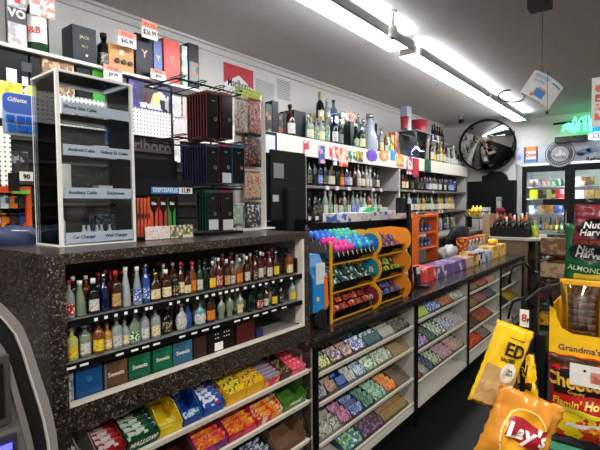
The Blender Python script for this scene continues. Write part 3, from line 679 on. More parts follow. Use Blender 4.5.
o = pbox('paper_card', 'white card with pink print leaning on the vape stand base', 'card', (bx+.004, a0+W*.16, ZT), (bx+.006, a0+W*.56, ZT+.05), Q('e8e2da', 'e0b8b4', 'd8d0ca', s=120))

# black wire tower of blister packs
tx = -1.47
t = thing('blister_rack', 'black wire spinner rack holding black e-cigarette blister packs', 'display rack', (tx, 1.02, ZT))
y190, y246 = PX(152, 150, tx-.1).y, PX(240, 150, tx).y
def zz(x, y): return PX(x, y, tx).z
ra, rb = PX(176, 150, tx).y-1.02, PX(242, 150, tx).y-1.02; rc0 = PX(200, 150, tx).y-1.02
MB().box((-.2, rc0, 0), (.0, rb, .01)).obj('rack_base', BLACK, t)
for y in (rc0+.01, rb-.01):
    MB().tube([(-.2, y, .01), (-.2, y, zz(205, 80)-ZT)], .005).obj('rack_post', BLACK, t)
tiers = [zz(215, 88)-ZT, zz(215, 142)-ZT, zz(215, 188)-ZT]
for k, z in enumerate(tiers):
    m = MB(); n = 4 if k < 2 else 3
    if k == 2: ra = rc0
    m.tube([(-.2, ra, z), (-.2, rb, z)], .004).tube([(-.2, ra, z), (.0, ra+.01, z)], .0035).tube([(-.2, rb, z), (.0, rb, z)], .0035).tube([(0, ra+.01, z), (0, rb, z)], .004)
    for j in range(n):
        y = ra+.03+(rb-ra-.05)*j/(n-1)
        m.tube([(-.2, y, z-.004), (.018, y, z-.004), (.022, y, z+.006)], .0022)
        m.tube([(-.06, y-.011, z+.012), (.02, y-.011, z+.012), (.02, y+.011, z+.012), (-.06, y+.011, z+.012)], .002)
    m.obj('wire_tier', BLACK, t)
def blister(px0, px1, py0, py1, X, n, back, col, name, where, sticker=False, step=.018):
    y0_, y1_ = PX(px0, py0, X).y, PX(px1, py0, X).y; z1_, z0_ = PX((px0+px1)/2, py0, X).z, PX((px0+px1)/2, py1, X).z
    w, h = y1_-y0_, z1_-z0_; z0_ = max(z0_, ZT+.0105)
    for i in range(n):
        front = i == 0
        lab = '%s blister pack, %s%s' % (name, 'front of ' if front else 'behind the front of ', where)
        o = link('blister_pack', None, None, (X-i*step, (y0_+y1_)/2, z0_)); tag(o, lab, 'blister pack', None if front else 'packs behind the front one '+where)
        k = ('bl', round(w, 4), round(h, 4), col)
        if k not in PACK:
            PACK[k] = [MB().box((-.0035, -w/2, 0), (-.001, w/2, h)).mesh('backing_card', M(col, .35)), MB().box((-.001, -w/2+.003, .004), (.0045, w/2-.003, h-.012)).mesh('blister', M('131417', .15), .0015),
                       MB().lathe([(.007, 0), (.008, .001), (.005, .001), (.005, 0)], 14, caps=False).mesh('emblem', M('9a9ca4', .3, .5))]
        for q, nm in zip(PACK[k][:2], ('backing_card', 'blister')): link(nm, q, o)
        if front:
            e = link('emblem', PACK[k][2], o); e.matrix_local = Matrix.Translation((.0046, w*.18, h*.42)) @ FACE['+X'].to_4x4()
            text('vuse', .010, M('8a8c94', .4), o, (.005, 0, h*.8))
            if sticker: MB().box((.0047, -w*.3, .005), (.0055, w*.42, h*.28)).obj('price_sticker', M('c4c6c8', .5), o)
blister(206, 218, 91, 139, tx, 8, 0, '6a2420', 'black and red', 'left column of the top tier')
blister(220, 232, 93, 139, tx, 5, 0, '7a2a22', 'black and brick red', 'right column of the top tier')
blister(206, 218, 144, 184, tx, 10, 0, '2c2848', 'black and violet', 'left column of the middle tier')
blister(218.5, 231, 144, 184, tx, 4, 0, '7a2048', 'black and magenta', 'centre column of the middle tier', True)
blister(232, 244, 145, 184, tx, 4, 0, '1c6a9c', 'black and blue', 'right column of the middle tier')
blister(205, 218, 190, 231, tx, 4, 0, '124a34', 'black and green', 'left column of the bottom tier', True)
blister(219, 233, 190, 231, tx, 3, 0, '6a1c34', 'black and maroon', 'right column of the bottom tier', True)

# hanging bags and cards right of the rack (on a clip strand standing on the counter)
hx = -1.62
t = thing('clip_strand', 'white peg strip standing behind the counter edge, hung with small candy bags', 'display strip', (hx, 0, ZT))
ya, yb = PX(236, 150, hx).y, PX(266, 150, hx).y
t.location.y = ya
zt_ = PX(250, 90, hx).z-ZT
MB().box((-.012, 0, 0), (-.002, yb-ya, zt_)).obj('strip_board', M('d8d4cc', .5), t)
MB().box((-.06, -.01, 0), (.05, yb-ya+.01, .008)).obj('foot_plate', WHITE, t)
hang = [(235, 262, 94, 100, 'bcd42c', 'c8dc50', 'e8ecc0', 'lime green header bag at the top of the peg strip'), (235, 248, 100, 134, 'c8c0b4', 'a89488', '8a6a60', 'pale striped bag, upper left of the peg strip'), (249, 261, 101, 134, 'b87a78', 'd8b4b0', '8a3a44', 'pink candy bag, upper right of the peg strip'),
 (245, 261, 136, 166, '1c1c22', '3a4a5c', 'c86a3c', 'black and orange snack bag in the middle of the peg strip'), (244, 261, 172, 200, 'b8a890', 'c83c2c', 'd8c8a0', 'bag of wrapped sweets below the black bag'), (245, 261, 203, 228, '3c3c40', 'c8c8cc', '1c1c20', 'grey and white packet at the foot of the peg strip'),
 (231, 243, 205, 226, '8cb8b0', 'c8986a', 'e0dcd0', 'small teal and orange packet left of the peg strip foot')]
for i, (x0, x1, y0_, y1_, a, b_, c_, lab) in enumerate(hang):
    X = hx+.006+.006*i
    p0, p1 = PX(x0, y1_, X), PX(x1, y0_, X); z0_ = max(p0.z, ZT+.009)
    wv, hv = p1.y-p0.y, p1.z-z0_
    o = link('snack_bag', None, None, (X, (p0.y+p1.y)/2, z0_)); tag(o, lab, 'bag')
    def fr_(u, v, s=1): return (s*.006*math.sin(PI*u)**.6*math.sin(PI*v)**.5, (u-.5)*wv, v*hv)
    m = MB().grid(lambda u, v: fr_(u, v, 1), 8, 8).grid(lambda u, v: fr_(1-u, v, -.3), 8, 8); m.obj('bag_body', Q(a, b_, c_, s=55), o, weld=True)
    MB().box((-.001, -wv/2, hv), (.001, wv/2, hv+.004)).obj('seal', M(a, .4), o)

# cash register monitor seen from behind
mxx = -1.72; ZL0 = .8755
p0, p1 = PX(268, 222, mxx), PX(306, 157, mxx)
t = thing('register_monitor', 'black register monitor with its back to the shop, on a stalk', 'monitor', (mxx, p0.y, ZL0)); W = p1.y-p0.y; zt = p1.z-ZL0; z_ = ZT-ZL0
MB().box((-.05, 0, z_+.035), (0, W, zt)).obj('monitor_back', M('0f1012', .35), t, .006)
MB().box((-.045, W, z_+.035), (-.002, W+.006, zt)).obj('screen_edge', M('c8ccd0', .3), t)
MB().box((0.0005, .012, z_+.03), (.02, W-.03, zt+.018)).obj('rear_cover', M('141517', .45), t, .008)
MB().box((.021, W*.35, .012), (.045, W*.5, zt*.78)).obj('stalk', M('17181a', .4), t, .004)
MB().box((-.09, W*.1, 0), (.05, W*.9, .012)).obj('foot', M('1c1d1f', .4), t, .003)
MB().box((.0205, .03, z_+(zt-z_)*.66), (.0215, W*.33, z_+(zt-z_)*.86)).obj('sticker', M('9aa0a0', .5), t)
MB().box((.0205, .02, z_+(zt-z_)*.34), (.0215, W*.2, z_+(zt-z_)*.43)).obj('sticker', M('c8ccc8', .5), t)
# framed card + papers behind the register
def flat(name, label, cat, x0, y0_, x1, y1_, X, mat, th=.006, rot=None, group=None):
    a, b = PX(x0, y1_, X), PX(x1, y0_, X)
    return pbox(name, label, cat, (X-th, a.y, min(a.z, b.z)), (X, b.y, max(a.z, b.z)), mat, group, 0)
o = flat('framed_notice', 'black-framed licence card mounted above the register', 'picture frame', 263, 133, 277, 166, XS+.022, BLACK)
d = o.dimensions
me = o.data; xs = [v.co for v in me.vertices]; hy = max(v.y for v in xs); hz = max(v.z for v in xs)
MB().box((.0031, -hy+.028, .028), (.004, hy-.028, hz-.028)).obj('card', Q('c8ccd0', 'b4b8bc', 'd8dadc', s=80), o)

# ------------------------------------------------------------------ back wall shelving behind the counter
ZS = 2.14
t = thing('wall_shelving', 'long white wall shelving of liquor behind the counter', 'shelving', (XS, 0, 0))
SH = M('c6c1b6', .5)
MB().box((-.48, -1.2, ZS-.02), (0, 8.2, ZS-.001)).obj('top_board', SH, t)
MB().box((.0, 2.05, 1.965), (.012, 8.2, ZS+.002)).obj('fascia', M('dcd6c8', .5), t)
MB().box((.0, -1.2, 1.965), (.012, 2.05, ZS+.002)).obj('peg_panel', PEG, t)
MB().box((-.45, -1.2, 2.345), (0, 2.32, 2.363)).obj('upper_board', M('d0ccc2', .5), t)
MB().box((-.49, -1.2, .9), (-.47, 8.2, ZS-.02)).obj('back_board', M('2c2a28', .6), t)
for y in (2.72, 5.5, 8.16): MB().box((-.47, y, .95), (-.002, y+.04, ZS-.02)).obj('divider', M('b6b3ad', .5), t)
for (a, b) in ((2.76, 5.5), (5.54, 8.16)):
    for z in (1.685, 1.375, 1.06):
        MB().box((-.47, a, z-.02), (-.002, b, z-.001)).obj('liquor_shelf', M('5c5854', .5), t)
        MB().box((-.003, a, z-.026), (.004, b, z)).obj('shelf_rail', M('77706c', .4), t)
MB().box((-.49, -1.2, 0), (0, 8.2, .95)).obj('base_cabinet', M('5a564f', .6), t)
for z, xs_ in ((1.672, (327, 337, 349, 373, 381, 414, 433)), (1.362, (308, 316, 354, 367, 409, 417, 439, 442))):
    for x in xs_: 
        y = PX(x, 190, XS).y
        MB().box((.004, y-.03, z-.025), (.006, y+.03, z+.015)).obj('price_tag', Q('e6ddd6', 'd8b4ac', s=90), t)
MB().box((-.3, 2.5, 2.36), (-.29, 2.6, 2.37))

PALL = [(CLR, capW, lW), (CLR, capR, lR), (AMB, capK, lW), (AMB, capG, lC), (BRN, capK, lK), (BRN, capR, lT), (GRN, capG, lG), (DKG, capK, lC), (BLK, capK, lK), (BLK, capS, None), (GOLD, capG, lO), (FROST, capN, lB), (TEAL, capS, lW), (BRN, capW, lW), (AMB, capK, lO)]
def liquor(px0, px1, z, X, shelf, hmin=.26, hmax=.31, step=.088, pal=PALL, group=None, kinds=('std', 'std', 'sq', 'wine', 'decant', 'taper'), r=.037, start=1):
    y = PX(px0, 200, X).y; y1 = PX(px1, 200, X).y; i = start-1
    while y < y1:
        i += 1; gl, cp, lb = random.choice(pal); k = random.choice(kinds)
        hgt = round(random.choice([hmin, (hmin+hmax)/2, hmax]), 3); rr = r*random.choice([.9, 1.0])*(.85 if k in ('round', 'decant') else 1)
        bottle('liquor_bottle', '%s bottle, %s from left, %s' % (desc(gl, cp, lb), nth(i), shelf), 'liquor bottle', group, (X, y, z), k, hgt, round(rr, 4), gl, cp, lb, n=10)
        y += step*random.uniform(.95, 1.12)
dark = [(BLK, capK, lK), (BRN, capK, lW), (DKG, capK, None), (BRN, capR, None), (BLK, capK, None), (NAVY, capK, lB), (BRN, capG, lC)]
bright = [(AMB, capG, lO), (CLR, capW, lW), (CLR, capS, lB), (BRN, capK, lW), (CLR, capS, lW), (AMB, capK, lC), (FROST, capS, lW), (CLRG, capW, lG)]
liquor(309, 331, 1.685, XS-.06, 'upper shelf nearest the register', pal=dark, hmax=.27, group='liquor on the upper left bay shelf')
liquor(332, 379, 1.685, XS-.06, 'right part of left bay upper shelf', pal=dark+bright[:2], hmax=.27, group='liquor on the upper left bay shelf')
liquor(309, 324, 1.375, XS-.06, 'lower shelf nearest the register', pal=dark, hmax=.27, group='liquor on the lower left bay shelf')
liquor(325, 380, 1.375, XS-.06, 'left bay lower wall shelf', pal=bright, hmax=.275, group='liquor on the lower left bay shelf')
liquor(402.5, 455, 1.685, XS-.06, 'right bay upper wall shelf', pal=dark, step=.1, hmax=.28, group='liquor on the upper right bay shelf')
bottle('liquor_bottle', 'bright green boxy bottle at the left end of the lower right bay shelf', 'liquor bottle', None, (XS-.06, PX(403.8, 200, XS-.06).y, 1.375), 'sq', .26, .04, G('58b03c', .3), capG, lG)
bottle('liquor_bottle', 'pale white-labelled bottle beside the bright green one in the right bay', 'liquor bottle', None, (XS-.06, PX(408.5, 200, XS-.06).y, 1.375), 'sq', .27, .045, FROST, capW, lW)
liquor(412, 454, 1.375, XS-.06, 'right bay lower wall shelf', hmax=.275, pal=[(GOLD, capG, lC), (BRN, capK, lT), (DKG, capK, lW), (CLRG, capS, lC), (BLK, capK, lW)], step=.1, group='liquor on the lower right bay shelf')
liquor(340, 376, 1.06, XS-.06, 'left bay lowest wall shelf', hmax=.28, pal=PALL, group='liquor on the lowest left bay shelf')
liquor(404, 454, 1.06, XS-.06, 'right bay lowest wall shelf', hmax=.28, pal=PALL, step=.1, group='liquor on the lowest right bay shelf')
# top board stock
g = 'bottles on the top board'
liquor(311, 330, ZS, XS-.07, 'top board behind the register, front row', hmin=.24, hmax=.3, pal=[(CLR, capR, lR), (CLRG, capG, lG), (CLR, capG, lC), (CLR, capW, lR)], group=g)
o = bottle('liquor_bottle', 'tall navy bottle with a white label on the top board beside the tall gift case', 'liquor bottle', None, (XS-.07, PX(334, 140, XS-.07).y, ZS), 'std', .33, .045, NAVY, capN, lW)
p = PX(344.5, 150, XS-.06)
t = thing('gift_case', 'tall clear plastic gift case holding a green bottle on the top board', 'box', (XS-.12, p.y, ZS))
MB().box((-.07, -.07, 0), (.07, .07, .01)).box((-.07, -.07, .36), (.07, .07, .37)).obj('case_ends', M('d8dcdc', .3), t)
MB().box((-.068, -.068, .01), (.068, .068, .36)).obj('case_walls', pane_mat('e6ecec', .5), t)
bottle('liquor_bottle', 'slim green bottle standing inside the clear gift case', 'liquor bottle', None, (XS-.12, p.y, ZS+.011), 'std', .3, .04, GRN, capW, lW)
pbox('gift_box', 'flat dark gift box standing right of the clear gift case', 'box', (XS-.15, PX(350.5, 150, XS-.06).y, ZS), (XS-.06, PX(354, 150, XS-.06).y, ZS+.30), M('141a16', .3))
liquor(356, 366, ZS, XS-.07, 'top board right of the dark gift box', hmin=.26, hmax=.34, pal=[(GRN, capS, lC), (CLR, capS, lW), (DKG, capK, lG)], group=g, step=.12, r=.05)
p = PX(370, 150, XS-.1)
t = bottle('giant_bottle', 'large clear bell-shaped decanter bottle on the top board', 'liquor bottle', None, (XS-.1, p.y, ZS), 'taper', .46, .095, G('a8b4bc', .7), capS, None)
liquor(376, 386, ZS, XS-.07, 'top board right of the bell-shaped decanter', hmin=.26, hmax=.36, pal=[(CLR, capS, lC), (AMB, capG, lW), (BRN, capK, lC)], group=g, step=.13)
# riser with taller bottles
t = thing('riser_shelf', 'low raised shelf on the top board carrying a second tier of bottles', 'shelf', (XS-.32, 3.45, ZS))
MB().box((-.1, 0, .24), (.12, 2.0, .255)).obj('riser_board', M('8a8784', .5), t)
for y in (0, 1.98): MB().box((-.1, y, 0), (.12, y+.02, .24)).obj('riser_leg', M('8a8784', .5), t)
XR = XS-.3; ZR = ZS+.2555
bottle('liquor_bottle', 'tall bottle with a gold neck and black and cream label on the riser, leftmost', 'liquor bottle', None, (XR, PX(320, 120, XR).y, ZR), 'wine', .36, .047, BLK, M('a8a060', .35), lC)
bottle('liquor_bottle', 'frosted grey bottle on the riser beside the gold-necked one', 'liquor bottle', None, (XR, PX(327, 120, XR).y, ZR), 'std', .30, .045, FROST, capS, None)
bottle('liquor_bottle', 'slate blue bottle on the riser, third from the left', 'liquor bottle', None, (XR, PX(333.5, 120, XR).y, ZR), 'std', .32, .047, G('5c7088', .5), capK, None)
bottle('liquor_bottle', 'short dark bottle on the riser, fourth from the left', 'liquor bottle', None, (XR, PX(340, 120, XR).y, ZR), 'decant', .2, .05, BLK, capW, lC)
pbox('gift_box', 'salmon pink carton on the riser among the bottles', 'box', (XR-.05, PX(343, 120, XR).y, ZR), (XR+.05, PX(352, 120, XR).y, ZR+.22), Q('d89a80', 'e8c8b8', 'a85c48', s=20))
liquor(354, 376, ZR, XR, 'riser, right of the salmon carton', hmin=.2, hmax=.28, pal=[(BLK, capW, lW), (CLR, capS, lB), (BLU, capN, lW), (AMB, capK, lC), (TEAL, capS, None)], group='bottles on the riser', step=.11, kinds=('decant', 'round', 'std'), r=.05)
# boxes x 250-300 on the top board
def tbox(x0, x1, h, lab, mat, X=XS-.05, d=.1, z=ZS, name='gift_box'):
    return pbox(name, lab, 'box', (X-d, PX(x0, 120, X).y, z), (X, PX(x1, 120, X).y, z+h), mat)
tbox(259, 265.5, .32, 'black and silver carton at the left end of the top board run above the register', Q('16181c', '3a4048', '6a6c70', s=14))
tbox(266, 272, .26, 'black carton with a gold window on the top board', Q('1a1816', '8a6a3c', '2c2824', s=12))
tbox(272.5, 278.5, .30, 'dark slate carton on the top board beside the gold-window one', M('1a2026', .35))
tbox(279, 283, .20, 'low black and amber carton on the top board', Q('1c1a18', '8a4a1c', '2c2624', s=14))
tbox(283.4, 286.5, .22, 'thin black carton beside the dark bottle with a tall cap', M('141414', .4))
bottle('liquor_bottle', 'dark bottle with a tall black cap and pale pink label above the register', 'liquor bottle', None, (XS-.07, PX(290, 120, XS-.07).y, ZS), 'std', .31, .05, BRN, capK, lW)
tbox(294, 306, .27, 'wide dark green-black gift carton on the top board above the register', M('10161a', .4), X=XS-.06, d=.18)
bottle('liquor_bottle', 'slim bottle with a white cap and label right of the wide dark carton', 'liquor bottle', None, (XS-.035, PX(308, 120, XS-.035).y, ZS), 'std', .24, .03, CLRG, capW, lW)
# right part of the top board
tbox(388, 390.5, .22, 'green and white carton on the top board', Q('2c9a4c', 'e0e8dc', s=12)); tbox(391, 394, .26, 'yellow and black carton on the top board', Q('e8b82c', '1c1c1c', 'd83c20', s=12))
tbox(395, 398, .3, 'red and amber tall carton on the top board', Q('a82c2c', 'c88a3c', s=12))
t = thing('clear_tub', 'big clear plastic tub with blue bags inside on the top board', 'tub', (XS-.19, PX(415, 150, XS-.16).y, ZS))
MB().lathe([(.22, 0), (.26, .4), (.255, .4), (.215, .008)], 20, 5, .6, 1, caps=False).box((-.12, -.2, 0), (.12, .2, .006)).obj('tub_wall', pane_mat('dfe4e8', .5), t)
for i in range(5):
    q = Vector((XS-.16, t.location.y-.14+.07*i, ZS+.0065)); z = 0
    o = pbox('candy_bag', 'blue and silver bag in the clear tub, %s from the left' % nth(i+1), 'bag', (q.x-.06, q.y-.03, q.z), (q.x+.06, q.y+.03, q.z+.2+.02*(i % 2)), Q('1c3cb0', '2c4cc8', 'a8b0c0', s=14), 'blue bags in the clear tub', .012)
def bucket(x, z, r, h, col, lab, X):
    t = thing('gift_bucket', lab, 'bucket', (X, PX(x, 140, X).y, z))
    MB().lathe([(r*.75, 0), (r, h), (r*.95, h), (r*.7, .01)], 20, caps=False).lathe([(r*.74, 0), (r*.74, .008)], 20).obj('bucket_wall', M(col, .4), t)
    MB().tube([(r*math.cos(a), r*math.sin(a), h) for a in [i*2*PI/20 for i in range(20)]], .008, closed=True).obj('rim', M(col, .3), t)
tb = thing('tub_lid_board', 'grey cardboard sheet laid over the clear tub', 'cardboard', (XS-.16, PX(415, 150, XS-.16).y, ZS+.401)); MB().box((-.15, -.28, 0), (.15, .34, .008)).obj('sheet', M('8c8a86', .6), tb)
bucket(419, ZS+.4095, .13, .19, 'a8283c', 'large crimson bucket on top of the clear tub', XS-.16)
bucket(404.5, ZS+.4095, .06, .16, '9c3034', 'small dark red cup at the left on top of the clear tub', XS-.12)
tbox(407, 411.5, .34, 'tall pale silver-blue carton standing on the clear tub', M('9aa8b4', .35), X=XS-.12, z=ZS+.4095)
liquor(431, 446, ZS, XS-.07, 'top board right of the clear tub', hmin=.28, hmax=.36, pal=[(GOLD, capG, lC), (DKG, capK, lW), (BRN, capK, lC), (CLR, capG, lY)], group=g, step=.12)
t = thing('riser_shelf', 'second raised shelf on the top board, toward the far corner', 'shelf', (XS-.32, 6.95, ZS))
MB().box((-.1, 0, .38), (.12, 1.18, .395)).obj('riser_board', M('d8d6d0', .5), t)
for y in (0, 1.16): MB().box((-.1, y, 0), (.12, y+.02, .38)).obj('riser_leg', M('d8d6d0', .5), t)
XR2 = XS-.3
liquor(432, 443, ZS+.3955, XR2, 'raised far shelf', hmin=.24, hmax=.32, pal=dark, group='bottles on the far riser', step=.11)
liquor(448, 465, ZS, XS-.09, 'top board at the far corner', hmin=.22, hmax=.34, pal=[(CLR, capW, lW), (BLK, capK, lW), (FROST, capW, lW), (BLK, capK, lB)], group=g, step=.12)
# hanging promo cards on the fascia
cards = [(304, 309, 141, 153, 'c83c44', 'e6e2dc', '', 'red and white'), (319, 325, 146, 163, '4a5a9c', 'e0a0a0', '', 'blue and red tall'), (330, 338, 147, 160, 'd84438', 'e8e4dc', 'R', 'red letter'), (333, 337, 161, 165, '2c5ca8', 'dfe6ef', '', 'small blue'), (339, 348, 149, 166, 'e8b8a0', 'd8502c', 'E', 'orange letter'),
 (349, 356, 152, 162, '2c7a5c', 'd8dcd4', 'T', 'green letter'), (356.5, 363, 152, 161, 'c8a83c', '4a4a4c', 'S', 'yellow letter'), (366, 378, 150, 161, '6a3cb0', '7c4cc0', '', 'purple starburst'), (379, 389, 151, 161, 'd8842c', 'e0a040', 'M', 'orange round'), (391, 395, 150, 160, '2c8ac8', '3c9ad8', '', 'blue'), (397, 404, 155, 166, 'd8c070', 'c87a3c', '', 'tan and yellow'), (407, 412, 157, 174, 'b82c40', 'e0d4d4', 'O', 'crimson and white'), (413, 419, 159, 177, 'c02c38', '8a1c2c', '', 'plain crimson'), (425, 431, 160, 172, '1c5c3c', '2c2c2c', '', 'dark green')]
for i, (x0, x1, y0_, y1_, a, b_, s, nm) in enumerate(cards):
    X = XS+.02
    p0, p1 = PX(x0, y1_, X), PX(x1, y0_, X)
    if 'starburst' in nm or 'round' in nm:
        o = link('promo_card', None, None, (X, (p0.y+p1.y)/2, p0.z)); w_ = (p1.y-p0.y)/2; hh = (p1.z-p0.z)/2; n = 20
        out = [(-.003, w_*(1 if k % 2 else .8)*math.cos(2*PI*k/n), hh+hh*(1 if k % 2 else .8)*math.sin(2*PI*k/n)) for k in range(n)]
        MB().prism(out, (.004, 0, 0)).obj('card_face', Q(a, b_, s=14), o); hz = 2*hh
    else:
        o = pbox('promo_card', '', 'card', (X-.004, p0.y, p0.z), (X, p1.y, p1.z), Q(a, b_, s=14), None, 0); hz = p1.z-p0.z
    tag(o, '%s promotional card hanging on the white shelf fascia' % nm, 'card', 'promotional cards on the fascia')
    if s: text(s, hz*.7, M('e8e4dc' if s != 'S' else '3a3a3a', .5), o, (.003, 0, hz*.5), bold=.04)

# upper left boxes on the upper board (z 2.363) and lower board (z 2.14)
ZU = 2.3635; XU = XS-.03
def ubox(x0, x1, ytop, lab, mat, z=ZU, X=XU, d=.1, txt=None, tcol='d8c890', ts=.05, name='gift_box'):
    a, b = PX(x0, 60, X), PX(x1, 60, X); h = PX((x0+x1)/2, ytop, X).z-z
    if z < 2.3: h = min(h, .2)
    o = pbox(name, lab, 'box', (X-d, a.y+.001, z), (X, b.y-.001, z+h), mat, None, .003)
    if txt: text(txt, ts, M(tcol, .4), o, (d/2+.001, 0, h*.55), bold=.02)
    return o
ubox(-20, 7, -60, 'grey-brown carton cut off at the top left corner', M('6a6460', .6))
o = ubox(9, 28, -25, 'silver carton with woven pattern and VO lettering at the top left', PRT('b8b4b0', '9a9692', 'd0ccc8', 45, .35))
text('VO', .06, M('f0ece4', .4), o, (.0515, .0, PX(20, 15, XU).z-ZU), bold=.03); MB().box((.0503, -.045, PX(20, 24, XU).z-ZU), (.0508, .045, PX(20, 9, XU).z-ZU)).obj('dark_panel', M('3a3634', .5), o)
MB().box((.0503, -.01, PX(20, 4, XU).z-ZU), (.051, .02, PX(20, -6, XU).z-ZU)).obj('red_seal', M('c8281c', .4), o)
bb = bottle('giant_bottle', 'large green bottle with a white label lettered in red at the top left', 'liquor bottle', None, (XU-.06, PX(38, 50, XU-.06).y, ZU), 'std', .40, .058, GRN, M('c8c4b8', .4), PRT('dcdad0', 'd0cec4'), labz=(.14, .52))
text('J&B', .05, M('c03028', .4), bb, (.0465, -.0385, .12), mtx=Matrix.Rotation(math.radians(-38), 3, 'Z') @ FACE['+X'], bold=.03)
MB().box((.0, -.06, .20), (.002, .07, .34)).obj('price_card', Q('e6d8cc', 'd88a78', s=30), bb).matrix_local = Matrix.Translation((.062, 0, 0))
text('SPECIAL', .032, M('c03c2c', .4), bb, (.066, 0, .31), bold=.02)
o = ubox(73, 97, 27, 'black square whiskey gift box with gold lettering on the upper board', M('15181a', .35), d=.14)
hz = PX(85, 27, XU).z-ZU
text('JACK', .026, M('c8b878', .4), o, (.0712, 0, hz*.7), bold=.01); text('No.7', .018, M('c8b878', .4), o, (.0712, 0, hz*.45))
MB().lathe([(.008, 0), (.008, .001)], 10).obj('seal_dot', M('d0c8a8', .4), o).matrix_local = Matrix.Translation((.0705, .01, hz*.22)) @ FACE['+X'].to_4x4()
bottle('liquor_bottle', 'short square black-labelled bottle between the black box and the orange box', 'liquor bottle', None, (XU-.05, PX(104, 60, XU-.05).y, ZU), 'sq', .23, .048, BLK, capK, lK)
o = ubox(109, 134, 46, 'orange wooden bottle crate with dark round windows on the upper board', M('c88a4c', .5), d=.16)
for k in (-1, 0, 1): MB().lathe([(.012, -.02), (.016, 0), (.016, .012)], 12, off=(0, 0, 0)).obj('bottle_window', M('181416', .2), o).matrix_local = Matrix.Translation((.081, k*.045+.01, .065)) @ FACE['+X'].to_4x4()
MB().box((.0803, -.015, .11), (.081, .015, .14)).obj('emblem', M('e8dcc0', .4), o)
ubox(136, 153, 35, 'dark navy carton with a pale stag emblem on the upper board', M('1c1c24', .35), d=.14, txt='Y', tcol='c8ac88', ts=.07)
ubox(154, 162.5, 40, 'bright blue tin with a gold stag emblem on the upper board', M('1c4488', .3), txt='Y', tcol='c8b888', ts=.05)
ubox(164, 180, 40, 'bright red carton with a gold stag emblem on the upper board', M('c0301e', .35), d=.13, txt='Y', tcol='e0b888', ts=.06)
ubox(182, 187.5, 46, 'narrow white and green tube on the upper board right of the red carton', Q('d8dcd4', '8aa890', s=14), d=.07)
o = ubox(188.5, 199, 44, 'black carton with a brown picture at the right end of the upper board', M('181412', .35), d=.1)
MB().box((.0503, -.04, .06), (.051, .04, .2)).obj('picture', Q('8a5a34', '5c6a74', '2c2420', s=18), o)
# special price cards
for i, (x0, x1, y0_, y1_) in enumerate(((118, 136, 32, 47), (142, 157, 22, 39), (104, 122, 66, 80), (151, 166, 70, 80))):
    X = XS+.02
    p0, p1 = PX(x0, y1_, X), PX(x1, y0_, X); p0.z = PX((x0+x1)/2, y1_, X).z; p1.z = PX((x0+x1)/2, y0_, X).z
    o = pbox('price_sign', ['orange and white special price card over the orange crate', 'special price card over the dark stag carton', 'special price card below the orange crate', 'special price card below the red carton'][i], 'price card', (X-.004, p0.y, p0.z), (X, p1.y, p1.z), M('e8dcd0', .5), None, 0)
    hz = p1.z-p0.z
    MB().box((.0022, -(p1.y-p0.y)/2, hz*.62), (.003, (p1.y-p0.y)/2, hz)).obj('orange_band', M('e08a70', .5), o)
    text('SPECIAL', hz*.3, M('b83020', .5), o, (.0035, 0, hz*.8), sx=.8, bold=.02)
    text(['$45.99', '$26.99', '$9.99', '$9.99'][i], hz*.4, INK, o, (.0035, 0, hz*.35), sx=.8, bold=.02)
# lower board stock (z ZS)
XL = XS-.03
def lbox(x0, x1, ytop, lab, mat, **k): return ubox(x0, x1, ytop, lab, mat, z=ZS+.0005, X=XL, **k)
o = lbox(-18, 28, 40, 'wide black gift carton with white bottle pictures at the left edge', M('121213', .35), d=.16)
for (y, z, w_, h_) in ((-.03, .02, .05, .08), (.045, .02, .03, .05), (.045, .1, .05, .05)): MB().box((.0803, y+.03, z), (.081, y+.03+w_, z+h_)).obj('printed_window', M('e4e2de', .4) if z < .05 else M('2c2c2e', .4), o)
lbox(30, 40, 48, 'plain black carton between the wide black one and the glittery one', M('161415', .4), d=.14)
lbox(42, 74, 50, 'glittery gold and rose patterned gift carton on the lower board', PRT('8a6a4c', 'c8a070', 'e0c8b0', 40, .3), d=.16)
lbox(76, 90, 62, 'black gift carton behind the acrylic showcase top', M('16161a', .35), d=.14)
o = lbox(92, 112, 71, 'vivid green square gift carton on the lower board', M('3aa02c', .35), d=.1)
lbox(113.5, 126, 76, 'dark grey patterned carton right of the green one', Q('2c2c2c', '4a4a48', '1c1c1c', s=18), d=.12)
o = lbox(128, 170, 72, 'purple gift carton with a clear window showing a bottle, on the lower board', PRT('3a2c70', '30245c', '5c4c98', 30, .35), d=.2)
hz = PX(149, 72, XL).z-ZS; w_ = PX(170, 60, XL).y-PX(128, 60, XL).y
MB().box((.1003, -w_*.25, .02), (.1012, w_*.44, hz*.66)).obj('window', Q('2c2c30', 'c8c4c0', '3a3a3c', s=12), o)
MB().lathe([(.03, 0), (.03, .003)], 16).obj('label_oval', M('d8d07c', .4), o).matrix_local = Matrix.Translation((.1013, .04, hz*.35)) @ FACE['+X'].to_4x4() @ Matrix.Scale(1.4, 4, (0, 1, 0))
MB().lathe([(.022, 0), (.022, .003)], 16).obj('bottle_picture', M('581c1c', .4), o).matrix_local = Matrix.Translation((.1013, -.02, hz*.35)) @ FACE['+X'].to_4x4() @ Matrix.Scale(2, 4, (0, 1, 0))
# bundle of clear wrapped stock on the top board x 170-200
t = thing('wrapped_bundle', 'clear plastic wrapped white and red bundle on the lower board above the wire rack', 'package', (XS-.12, PX(190, 80, XS-.12).y, ZS))
MB().box((-.1, -.17, 0), (.1, .2, .1)).obj('carton_stack', Q('d8d4d0', 'c83c34', 'e8e6e2', s=12), t, .02)
MB().box((-.11, -.18, .101), (.11, .21, .125)).obj('plastic_wrap', M('b8b8bc', .12, 0, .5), t, .01)
